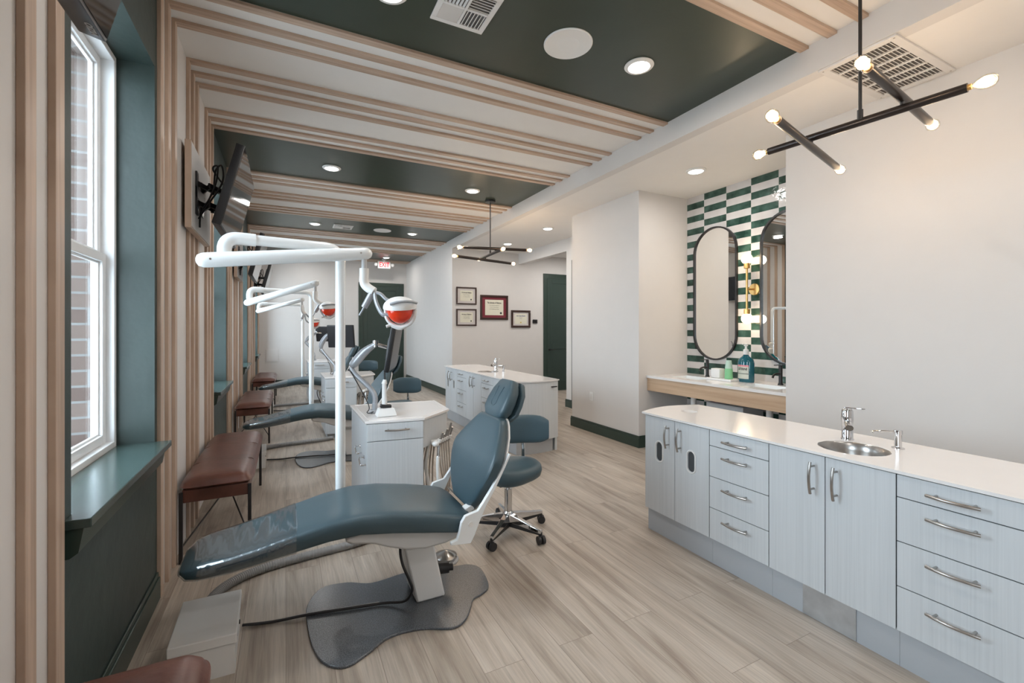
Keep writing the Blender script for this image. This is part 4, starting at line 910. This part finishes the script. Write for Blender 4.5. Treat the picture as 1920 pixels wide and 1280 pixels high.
dental_light('dental light on white post farthest back', 0.264, 8.66, (-0.40, 8.52, 1.825), (-0.40, 8.44, 1.70), (0.22, 7.55, 1.850), (0.40, 7.75, 1.50), 0.42, (0.40, 8.50, 0.42))

# ================================================================== DELIVERY CABINET
def delivery(label):
    t = thing('delivery_cabinet', label, 'cabinet', (0.70, 3.45, 0), 'angled delivery cabinets')
    A, Bp, C, D, E_ = (0.463, 3.835), (0.468, 3.094), (0.859, 3.047), (1.127, 3.308), (1.151, 3.763)
    zt = 0.785
    top = [A, Bp, C, D, E_]
    cen = Vector((0.8, 3.42))
    def inset(pts, k): return [tuple(Vector(p) + (cen - Vector(p)).normalized() * k) for p in pts]
    bm = B(); prism(bm, top, zt - 0.018, zt, 'z', bev=0.003); tp = obj('worktop', bm, 'solid', t, smooth=False)
    bm = B(); a = inset(top, 0.042); b_ = inset(top, 0.052); a2 = inset(top, 0.044); b2 = inset(top, 0.050)
    rings(bm, [[Vector((p[0], p[1], z)) for p in q] for q, z in ((a, zt - 0.001), (a2, zt + 0.002), (b2, zt + 0.002), (b_, zt - 0.001))], closed=True); obj('raised_lip', bm, 'solid', tp, smooth=False)
    Ai, Bi, Ci = (0.475, 3.820), (0.480, 3.108), (0.856, 3.062)
    body = [Ai, Bi, Ci, (0.873, 3.80)]
    bm = B(); prism(bm, body, 0.06, zt - 0.0185, 'z'); obj('carcass', bm, 'laminate', t, smooth=False)
    bm = B(); prism(bm, [(0.50, 3.79), (0.505, 3.14), (0.845, 3.10), (0.855, 3.78)], 0, 0.06, 'z'); obj('toe_kick', bm, 'kick', t, smooth=False)
    wing = [(0.8565, 3.0625), (1.110, 3.314), (1.133, 3.750), (0.8735, 3.80)]
    bm = B(); prism(bm, wing, 0.572, zt - 0.0185, 'z'); obj('side_wing', bm, 'laminate', t, smooth=False)
    # front: drawer and door (plane from Bi to Ci)
    u = (Vector(Ci) - Vector(Bi)); L = u.length; u.normalize(); nrm = Vector((u.y, -u.x))
    def slab(bm, s0, s1, z0, z1, th=0.016, o=0.001):
        q = [Vector(Bi) + u * s + nrm * k for s, k in ((s0, o), (s1, o), (s1, o + th), (s0, o + th))]; prism(bm, [tuple(p) for p in q], z0, z1, 'z')
    bm = B(); slab(bm, 0.004, L - 0.004, 0.650, zt - 0.022); dr = obj('drawer_front', bm, 'laminate', t, smooth=False, bev=0.001)
    bm = B(); c = Vector(Bi) + u * L * 0.52 + nrm * 0.017; bar_handle(bm, (c.x, c.y, 0.722), (u.x, u.y, 0), 0.16, (nrm.x, nrm.y, 0)); obj('handle', bm, 'steel', dr)
    bm = B(); slab(bm, 0.004, L - 0.004, 0.065, 0.645); obj('cabinet_door', bm, 'laminate', t, smooth=False, bev=0.001)
    # left side face with two small clips / pulls
    for y, z in ((3.32, 0.545), (3.14, 0.510)):
        bm = B(); x = 0.4765
        sweep(bm, [(x, y + 0.03, z + 0.02), (x - 0.03, y + 0.03, z + 0.02), (x - 0.034, y, z), (x - 0.03, y - 0.03, z - 0.015), (x, y - 0.03, z - 0.015)], 0.006, 10, 3); rod(bm, (x, y + 0.03, z + 0.02), (x - 0.004, y + 0.03, z + 0.02), 0.012); obj('side_pull', bm, 'chrome', t)
    # instrument holder under the wing's front
    w = (Vector(D) - Vector(C)).normalized(); wn = Vector((w.y, -w.x)); base = Vector((0.875, 3.065))
    def pt(s, k, z): q = base + w * s + wn * k; return Vector((q.x, q.y, z))
    bm = B(); rod(bm, pt(0.05, 0.03, 0.592), pt(0.29, 0.03, 0.602), 0.013); box(bm, pt(0.07, 0.0, 0.58), pt(0.09, 0.03, 0.61)); ball(bm, pt(0.055, 0.045, 0.588), 0.026, (1, 1, 0.75)); ih = obj('instrument_holder', bm, 'white_plastic', t)
    for k, s in enumerate((0.10, 0.135, 0.17, 0.205, 0.245)):
        bm = B(); lathe(bm, [(0.016, -0.014), (0.017, 0.012), (0.011, 0.014), (0.010, -0.012)], pt(s, 0.055, 0.602), 14, (wn.x * 0.3, wn.y * 0.3, 1)); rod(bm, pt(s, 0.03, 0.60), pt(s, 0.045, 0.602), 0.008); obj('holder_clip', bm, 'white_plastic', ih)
        bm = B(); d = Vector((wn.x * 0.3, wn.y * 0.3, 1)).normalized(); p0 = pt(s, 0.052, 0.575)
        hh = (0.09, 0.07, 0.10, 0.145, 0.10)[k]
        rod(bm, p0, p0 + d * hh * 0.7, 0.0085, 0.0065); rod(bm, p0 + d * hh * 0.7, p0 + d * hh, 0.009, 0.007); obj('handpiece', bm, 'steel', t)
        bm = B(); q = pt(s, 0.050, 0.575); sweep(bm, [q, pt(s - 0.015, 0.065, 0.45), pt(s + 0.02 - 0.01 * k, 0.07, 0.28), pt(s + 0.01, 0.03, 0.16), pt(s - 0.02, -0.06, 0.17), pt(s - 0.03 + 0.01 * k, -0.09, 0.35), pt(s - 0.03, -0.05, 0.565)], 0.0065, 8, 6); obj('supply_hose', bm, 'tube', t)
    bm = B(); sweep(bm, [pt(0.075, 0.06, 0.575), pt(0.062, 0.062, 0.53), pt(0.06, 0.062, 0.50)], 0.010, 10, 4, radf=lambda q: 0.013 - 0.004 * math.sin(PI * q)); obj('suction_tip', bm, 'chrome', t)
    bm = B(); sweep(bm, [pt(0.06, 0.062, 0.50), pt(0.055, 0.062, 0.42), pt(0.062, 0.065, 0.30), pt(0.10, 0.05, 0.20), pt(0.13, -0.03, 0.20), pt(0.12, -0.07, 0.4), pt(0.12, -0.05, 0.565)], 0.0125, 12, 6); obj('suction_hose', bm, 'white_plastic', t)
    return t
dc = delivery('angled white delivery cabinet nearest the camera, beside large dental chair')
dup(dc, (-0.03, 3.05, 0), 'angled delivery cabinet at the middle chair, behind nearest pole'); dup(dc, (-0.10, 6.15, 0), 'angled delivery cabinet farthest back, beneath small dark monitor')

def monitor_arm(label, base, lower, upper, c, u, tilt, up_lean=0.0, w=0.52, h=0.315, flip=1):
    base = Vector(base); c = Vector(c); u = Vector(u).normalized()
    t = thing('monitor_on_arm', label, 'monitor', base, 'monitors on silver arms')
    bm = B(); box(bm, (base.x - 0.035, base.y - 0.04, base.z), (base.x + 0.035, base.y + 0.04, base.z + 0.022)); rod(bm, base + Vector((0, 0, 0.02)), base + Vector((0, 0, 0.07)), 0.020); obj('clamp_base', bm, 'silver', t, bev=0.004)
    bm = B(); sweep(bm, [base + Vector((0, 0, 0.045))] + [Vector(p) for p in lower], 0.019, 14, 5); obj('lower_arm', bm, 'silver', t)
    bm = B(); P_ = [Vector(p) for p in upper]; sweep(bm, P_, 0.03, 14, 6, radf=lambda q: 0.020 + 0.014 * math.sin(PI * min(1, q * 1.1))); obj('upper_arm', bm, 'silver', t)
    bm = B(); q = P_[-1]; rod(bm, q - Vector((0, 0, 0.02)), q + Vector((0, 0, 0.028)), 0.019); sweep(bm, [q, (q + c) / 2, c], 0.014, 12); obj('tilt_head', bm, 'chrome', t)
    k = Vector((0, 0, 1)); n0 = u.cross(k).normalized() * flip; up = (k * math.cos(tilt) + n0 * math.sin(tilt)).normalized(); n = u.cross(up).normalized() * flip
    R = Matrix((u, up, n)).transposed()
    bm = B(); obox(bm, c + n * 0.030, w, h, 0.034, bev=0.008, R=R); obox(bm, c + n * 0.008, w * 0.5, h * 0.5, 0.03, bev=0.008, R=R); mo = obj('monitor_housing', bm, 'bezel', t)
    bm = B(); obox(bm, c + n * 0.0482, w - 0.024, h - 0.026, 0.002, R=R); obj('screen', bm, 'monitor_face', mo, smooth=False)
    bm = B(); sweep(bm, [base + Vector((0.0, -0.01, 0.02)), base + Vector((-0.03, -0.05, 0.005 + 0.004)), base + Vector((-0.06, -0.03, 0.009)), base + Vector((-0.045, 0.0, 0.06)), Vector(lower[1]) + Vector((-0.02, -0.02, 0)), Vector(lower[-1]) + Vector((-0.024, -0.01, -0.02)), Vector(upper[1]) - Vector((0, 0, 0.035))], 0.0035, 8, 6); obj('monitor_cable', bm, 'blackp', t)
    return t
monitor_arm('slanted monitor on silver arm over nearest delivery cabinet', (0.585, 3.40, 0.787), [(0.575, 3.407, 0.936), (0.452, 3.469, 1.073), (0.430, 3.481, 1.120)],
            [(0.430, 3.481, 1.125), (0.455, 3.47, 1.155), (0.52, 3.435, 1.235), (0.590, 3.401, 1.290)], (0.690, 3.39, 1.26), (0.31, 0.95, 0), 0.16, flip=1)
monitor_arm('dark monitor seen behind the nearest white pole', (0.60, 6.56, 0.787), [(0.60, 6.60, 0.90), (0.51, 6.66, 1.02), (0.44, 6.72, 1.12)],
            [(0.435, 6.72, 1.13), (0.44, 6.72, 1.20), (0.50, 6.69, 1.30), (0.57, 6.66, 1.35)], (0.69, 6.58, 1.31), (0.91, -0.41, 0), 0.22, w=0.36, flip=1)
monitor_arm('small dark monitor farthest back, left of the nearest pole', (0.50, 9.72, 0.787), [(0.50, 9.72, 0.90), (0.44, 9.78, 1.02), (0.36, 9.84, 1.15)],
            [(0.36, 9.84, 1.16), (0.40, 9.86, 1.22), (0.48, 9.92, 1.28), (0.56, 9.98, 1.33)], (0.73, 10.0, 1.31), (0.91, -0.41, 0), 0.22, w=0.36, flip=1)
def curing(dx, dy, label):
    x, y, z = 0.635 + dx, 3.245 + dy, 0.7875
    t = thing('curing_light', label, 'curing light', (x, y, z), 'curing lights in white charging bases')
    bm = B(); rs = []
    for k, (a, b_, zz) in enumerate(((0.068, 0.048, 0.0), (0.066, 0.046, 0.012), (0.052, 0.036, 0.052), (0.048, 0.033, 0.055))): rs.append([Vector((x + sx * a, y + sy * b_, z + zz)) for sx, sy in ((-1, -1), (1, -1), (1, 1), (-1, 1))])
    rings(bm, rs); obj('charging_base', bm, 'white_plastic', t, smooth=False, bev=0.003)
    bm = B(); obox(bm, (x - 0.002, y, z + 0.066), 0.075, 0.05, 0.026, (0, 0.12, 0), bev=0.006); obj('cradle', bm, 'blackp', t)
    bm = B(); rod(bm, (x - 0.01, y, z + 0.07), (x - 0.012, y, z + 0.225), 0.019, 0.015); rod(bm, (x - 0.012, y, z + 0.225), (x - 0.008, y, z + 0.255), 0.020, 0.012); obj('wand', bm, 'white_plastic', t)
    bm = B(); sweep(bm, [(x - 0.008, y, z + 0.25), (x - 0.008, y, z + 0.31), (x + 0.008, y, z + 0.345), (x + 0.03, y, z + 0.352)], 0.0065, 12, 5); obj('light_tip', bm, 'blackp', t)
curing(0, 0, 'curing light with black tip on the nearest delivery cabinet'); curing(-0.01, 3.07, 'curing light on the middle delivery cabinet, partly behind pole')

# ================================================================== STOOL
def stool(label):
    cx, cy = 1.372, 2.772
    t = thing('rolling_stool', label, 'stool', (cx, cy, 0), 'teal rolling stools')
    bm = B(); rod(bm, (cx, cy, 0.075), (cx, cy, 0.30), 0.027); obj('column', bm, 'chrome', t)
    bm = B(); rod(bm, (cx, cy, 0.29), (cx, cy, 0.350), 0.014); obj('gas_lift', bm, 'steel', t)
    bm = B(); rod(bm, (cx, cy, 0.03), (cx, cy, 0.09), 0.019); lathe(bm, [(0.034, 0.075), (0.042, 0.09), (0.040, 0.135), (0.028, 0.15)], (cx, cy, 0), 20); obj('hub', bm, 'chrome', t)
    a0 = math.atan2(2.579 - cy, 1.153 - cx)
    for k in range(5):
        a = a0 + k * 2 * PI / 5; d = Vector((math.cos(a), math.sin(a), 0)); s = Vector((-d.y, d.x, 0)); c = Vector((cx, cy, 0))
        rs = []
        for r, hw, z0, z1 in ((0.02, 0.026, 0.080, 0.135), (0.10, 0.020, 0.078, 0.122), (0.20, 0.016, 0.074, 0.102), (0.285, 0.014, 0.070, 0.090)):
            rs.append([c + d * r + s * q + Vector((0, 0, z)) for q, z in ((-hw, z0), (hw, z0), (hw * 0.8, z1), (-hw * 0.8, z1))])
        bm = B(); rings(bm, rs); lg = obj('base_arm', bm, 'chrome', t, smooth=False, bev=0.003)
        bm = B(); rings(bm, [[c + d * r + s * q + Vector((0, 0, z)) for q, z in ((-hw, z0), (hw, z0), (hw, z1), (-hw, z1))] for r, hw, z0, z1 in ((0.03, 0.023, 0.050, 0.081), (0.10, 0.0185, 0.052, 0.079), (0.20, 0.0145, 0.056, 0.075), (0.275, 0.0125, 0.060, 0.071))]); obj('arm_underside', bm, 'blackp', lg, smooth=False)
        p = c + d * 0.280; bm = B(); rod(bm, p + Vector((0, 0, 0.045)), p + Vector((0, 0, 0.078)), 0.008)
        ax = Vector((math.cos(a + 1.1), math.sin(a + 1.1), 0))
        for q in (-1, 1): rod(bm, p + ax * q * 0.006 + Vector((0, 0, 0.027)), p + ax * q * 0.024 + Vector((0, 0, 0.027)), 0.027, seg=22)
        obox(bm, p + Vector((0, 0, 0.050)), 0.030, 0.022, 0.014, (0, 0, a + 1.1), bev=0.003); obj('caster', bm, 'blackp', lg)
    # seat: rounded, slightly triangular, facing away
    bm = B(); rs = []; yaw = 0.25
    def rr(a): return 0.208 + 0.022 * math.cos(3 * a + 0.4)
    for z, k in ((0.362, 0.74), (0.366, 0.84), (0.384, 0.955), (0.420, 1.0), (0.448, 0.975), (0.464, 0.90), (0.470, 0.72), (0.466, 0.4), (0.464, 0.1)):
        rs.append([Vector((cx + 0.02 + rr(a) * k * math.cos(a), cy + 0.01 + rr(a) * k * math.sin(a), z + (0.014 * (k ** 2) * math.cos(2 * (a - 0.5)) if z > 0.44 else 0))) for a in [2 * PI * i / 48 for i in range(48)]])
    rings(bm, rs); obj('seat', bm, 'teal', t)
    bm = B(); obox(bm, (cx, cy, 0.352), 0.20, 0.16, 0.016, bev=0.003); obj('seat_plate', bm, 'black', t)
    # backrest on a flat chrome bar
    bc = Vector((1.590, 2.952, 0.655)); d = Vector((cx - bc.x, cy - bc.y, 0)).normalized(); d = Vector((-0.35, -0.94, 0)).normalized(); s = Vector((-d.y, d.x, 0))
    rs = []
    n = 32
    for i in range(13):
        v = -1 + 2 * i / 12; e = (1 - abs(v) ** 4) ** 0.25 if abs(v) < 1 else 0.0
        e = max(e, 0.66)
        cc = bc + s * (v * 0.180) + d * (0.045 * v * v)
        ring = []
        for j in range(n):
            a = 2 * PI * j / n; cs, sn = math.cos(a), math.sin(a)
            ring.append(cc + Vector((0, 0, 1)) * (0.105 * e * math.copysign(abs(sn) ** 0.55, sn)) + d * (0.032 * max(e, 0.5) * math.copysign(abs(cs) ** 0.7, cs)))
        rs.append(ring)
    bm = B(); rings(bm, rs); obj('backrest', bm, 'teal', t)
    bm = B(); back = bc - d * 0.035
    P_ = [Vector((cx, cy, 0.345)), Vector((cx + 0.10, cy + 0.085, 0.335)), Vector((back.x, back.y, 0.335)) , Vector((back.x, back.y, 0.40)), Vector((back.x, back.y, 0.66))]
    pts = bend(P_[0], P_[2], P_[4], 0.05, 6); sweep(bm, pts, 0.018, 10, flat=0.5); rod(bm, (back.x, back.y, 0.24), (back.x, back.y, 0.36), 0.015); obj('back_post', bm, 'chrome', t)
    return t
st = stool('teal rolling stool with chrome base beside nearest dental chair')
dup(st, (-0.14, 3.0, 0), 'teal rolling stool between middle cabinet and far island'); dup(st, (-0.06, 6.6, 0), 'farthest teal stool, its backrest before the far green door')

# ================================================================== BENCHES
def bench(label):
    x0, x1, y0, y1 = -0.560, -0.205, 3.275, 4.60
    t = thing('leather_bench', label, 'bench', ((x0 + x1) / 2, (y0 + y1) / 2, 0), 'brown leather benches')
    for x in (x0, x1):
        for y in (y0, y1):
            bm = B(); box(bm, (x - 0.010, y - 0.010, 0), (x + 0.010, y + 0.010, 0.425)); obj('leg', bm, 'black', t, smooth=False, bev=0.002)
    for a, b_ in (((x0, y0, 0.09), (x1, y1, 0.38)), ((x0, y1, 0.38), (x1, y0, 0.09))):
        bm = B(); rod(bm, a, b_, 0.005, seg=10); obj('brace_rod', bm, 'black', t)
    bm = B(); box(bm, (x0 + 0.003, y0 + 0.003, 0.355), (x1 - 0.003 + 0.0, y1 - 0.003, 0.435)); ap = obj('apron', bm, 'leather', t, bev=0.008)
    # cushion: pillowed slab with piping seam
    bm = B(); X0, X1, Ya, Yb = x0 - 0.014, x1 + 0.022, y0 - 0.022, y1 + 0.022; cx, cy = (X0 + X1) / 2, (Ya + Yb) / 2; hx, hy = (X1 - X0) / 2, (Yb - Ya) / 2; rs = []
    n = 64
    def ring(k, z, e=0.16):
        o = []
        for i in range(n):
            a = 2 * PI * i / n; c, s = math.cos(a), math.sin(a)
            o.append(Vector((cx + (hx - k) * math.copysign(abs(c) ** e, c), cy + (hy - k) * math.copysign(abs(s) ** e, s), z)))
        return o
    for k, z in ((0.05, 0.436), (0.012, 0.440), (0.003, 0.449), (-0.002, 0.452), (0.003, 0.455), (0.010, 0.472), (0.028, 0.492), (0.06, 0.503), (0.11, 0.507), (0.165, 0.508)): rs.append(ring(k, z))
    rings(bm, rs); cu = obj('cushion', bm, 'leather', t)
    for f in (0.28, 0.62):
        bm = B(); y = Ya + (Yb - Ya) * f; sweep(bm, [(X0 + 0.02, y, 0.484), (X0 + 0.05, y, 0.5005), (cx, y + 0.004, 0.507), (X1 - 0.05, y, 0.5005), (X1 - 0.02, y, 0.484)], 0.0018, 6, 5)
        obj('seam', bm, 'leather', cu)
    return t
be = bench('brown leather bench beside the nearest dental chair, between two windows')
dup(be, (0, -3.07, 0), 'brown leather bench corner at the bottom left of the photo')
dup(be, (0.02, 2.98, 0), 'brown leather bench at the foot of the middle dental chair')
dup(be, (0.02, 6.05, 0), 'brown leather bench farthest back along window wall')

# ================================================================== TVS
def tv(label, blabel):
    bt = thing('mounting_board', blabel, 'wall board', (-0.58, 3.90, 2.06), 'wooden tv mounting boards')
    bm = B(); box(bm, (-0.5795, 3.50, 2.055), (-0.545, 4.27, 2.62)); obj('board_frame', bm, 'slat', bt, smooth=False, bev=0.002)
    bm = B(); box(bm, (-0.5445, 3.505, 2.065), (-0.541, 4.265, 2.61)); obj('board_face', bm, 'wall', bt, smooth=False)
    c = Vector((-0.335, 3.923, 2.351)); tilt = 0.25; up = Vector((math.sin(tilt), 0, math.cos(tilt))); n = Vector((math.cos(tilt), 0, -math.sin(tilt))); u = Vector((0, 1, 0))
    t = thing('wall_television', label, 'television', (-0.54, 3.90, 2.3), 'wall televisions')
    R = Matrix((u, up, n)).transposed()
    bm = B(); obox(bm, c, 0.965, 0.556, 0.052, bev=0.004, R=R); ho = obj('housing', bm, 'bezel', t)
    bm = B(); obox(bm, c + n * 0.0268, 0.950, 0.540, 0.002, R=R); obj('screen', bm, 'screen', t, smooth=False)
    bm = text_bm('VIZIO', 0.019, c - up * 0.2785 + n * 0.012 + u * 0.440, (0, -1, 0), n * -1, 0.0006, 0.0005); obj('brand_lettering', bm, 'grey_plastic', ho, smooth=False)
    # articulated mount
    bm = B(); box(bm, (-0.541, 3.62, 2.17), (-0.530, 3.68, 2.46)); box(bm, (-0.541, 3.82, 2.20), (-0.530, 3.90, 2.44)); box(bm, (-0.541, 3.62, 2.28), (-0.528, 3.95, 2.36)); wp = obj('wall_plate', bm, 'black', t, bev=0.002)
    pth = []
    for z in (2.25, 2.38):
        bm = B()
        a = Vector((-0.53, 3.66, z)); b_ = Vector((-0.47, 3.82, z + 0.01)); d = c - n * 0.05 + Vector((0, -0.10, z - 2.33)); d.z = z + 0.01
        for p, q in ((a, b_), (b_, d), (Vector((-0.53, 3.86, z)), Vector((-0.47, 3.70, z + 0.01))), (Vector((-0.47, 3.70, z + 0.01)), Vector((d.x, d.y + 0.06, d.z)))):
            dr = (q - p); L = dr.length; ang = math.atan2(dr.y, dr.x); obox(bm, (p + q) / 2, L + 0.02, 0.012, 0.034, (0, 0, ang), bev=0.003)
        rod(bm, b_ - Vector((0, 0, 0.03)), b_ + Vector((0, 0, 0.03)), 0.010); obj('mount_arm', bm, 'black', t)
    for yy in (3.72, 4.02):
        bm = B(); obox(bm, Vector((c.x, yy, c.z)) - n * 0.040, 0.024, 0.40, 0.020, bev=0.003, R=R); obj('tilt_rail', bm, 'black', t)
    bm = B(); sweep(bm, [c - n * 0.03 + Vector((0, -0.18, 0.02)), (-0.45, 3.70, 2.50), (-0.42, 3.66, 2.52), (-0.43, 3.68, 2.42), (-0.47, 3.69, 2.30), (-0.52, 3.70, 2.20), (-0.53, 3.72, 2.10)], 0.006, 8, 8); sweep(bm, [(-0.45, 3.73, 2.36), (-0.44, 3.72, 2.50), (-0.40, 3.70, 2.54), (-0.40, 3.71, 2.42), (-0.50, 3.69, 2.22), (-0.53, 3.68, 2.15)], 0.006, 8, 8); obj('cable_bundle', bm, 'blackp', t)
    return bt, t
bt, tt = tv('tilted flat television reflecting the ceiling, above white light arm', 'wood edged board behind nearest fully seen television')
for dy, l1, l2 in ((-3.03, 'television corner at the top left edge of the photo', 'board behind the television at top left edge'), (3.05, 'television past the nearest one, seen behind the white arm', 'board behind the second television past the slats'), (6.1, 'farthest television on the window wall', 'board behind the farthest television')):
    dup(tt, (0, dy, 0), l1); 
    if dy > 0: dup(bt, (0, dy, 0), l2)

# ================================================================== FLOOR ITEMS
def floorbox(label):
    t = thing('floor_junction_box', label, 'utility box', (-0.30, 2.30, 0), 'white floor utility boxes')
    bm = B(); prism(bm, [(-0.405, 2.145), (-0.185, 2.135), (-0.195, 2.475), (-0.41, 2.475)], 0.0, 0.125, 'z'); obj('box_body', bm, 'beige_plastic', t, smooth=False)
    bm = B(); prism(bm, [(-0.412, 2.138), (-0.178, 2.128), (-0.188, 2.482), (-0.417, 2.482)], 0.125, 0.165, 'z'); obj('lid', bm, 'beige_plastic', t, smooth=False, bev=0.004)
    bm = B(); rod(bm, (-0.19, 2.24, 0.10), (-0.184, 2.24, 0.10), 0.012); rod(bm, (-0.191, 2.34, 0.09), (-0.183, 2.34, 0.09), 0.009); obj('side_ports', bm, 'blackp', t)
    return t
fb = floorbox('beige floor utility box at the foot of nearest dental chair')
dup(fb, (0, 3.02, 0), 'beige floor utility box beside the middle bench leg'); dup(fb, (0, 6.2, 0), 'beige floor utility box farthest back')
def hose(label):
    t = thing('corrugated_hose', label, 'hose', (0.1, 2.9, 0), 'grey corrugated floor hoses')
    P_ = smooth_path([(0.53, 3.06, 0.026), (0.40, 3.02, 0.026), (0.187, 2.995, 0.026), (0.039, 2.975, 0.026), (-0.10, 2.945, 0.026), (-0.204, 2.90, 0.026), (-0.287, 2.83, 0.026), (-0.335, 2.74, 0.026), (-0.352, 2.62, 0.03), (-0.352, 2.50, 0.04), (-0.352, 2.477, 0.045)], 40)
    bm = B(); rs = []; up = None
    for i, p in enumerate(P_):
        d = (P_[min(i + 1, len(P_) - 1)] - P_[max(i - 1, 0)]).normalized(); u, v = frame(d); r = 0.0245 if (i // 2) % 2 else 0.0215
        rs.append([p + (u * math.cos(2 * PI * k / 14) + v * math.sin(2 * PI * k / 14)) * r for k in range(14)])
    rings(bm, rs); obj('hose_wall', bm, 'hose', t)
    bm = B(); rod(bm, (-0.352, 2.486, 0.045), (-0.352, 2.50, 0.043), 0.030); obj('end_collar', bm, 'hose', t)
    return t
ho = hose('grey corrugated hose curving behind nearest dental chair to floor box')
dup(ho, (0, 3.02, 0), 'grey corrugated hose behind the middle dental chair'); dup(ho, (-0.10, 6.12, 0), 'grey corrugated hose behind farthest dental chair')
def pedal(label):
    t = thing('foot_pedal', label, 'foot pedal', (0.862, 2.60, 0), 'round steel foot pedals')
    bm = B(); lathe(bm, [(0.001, 0), (0.078, 0), (0.080, 0.008), (0.072, 0.018)], (0.862, 2.60, 0), 40); obj('pedal_base', bm, 'grey_plastic', t)
    bm = B(); lathe(bm, [(0.066, 0.018), (0.069, 0.030), (0.066, 0.036), (0.006, 0.062), (0.001, 0.063)], (0.862, 2.60, 0), 40); obj('pedal_disc', bm, 'steel', t)
    return t
pe = pedal('round steel foot pedal on the floor behind nearest chair column')
for o in list(bpy.data.objects):
    if '_o' in o.keys(): del o['_o']
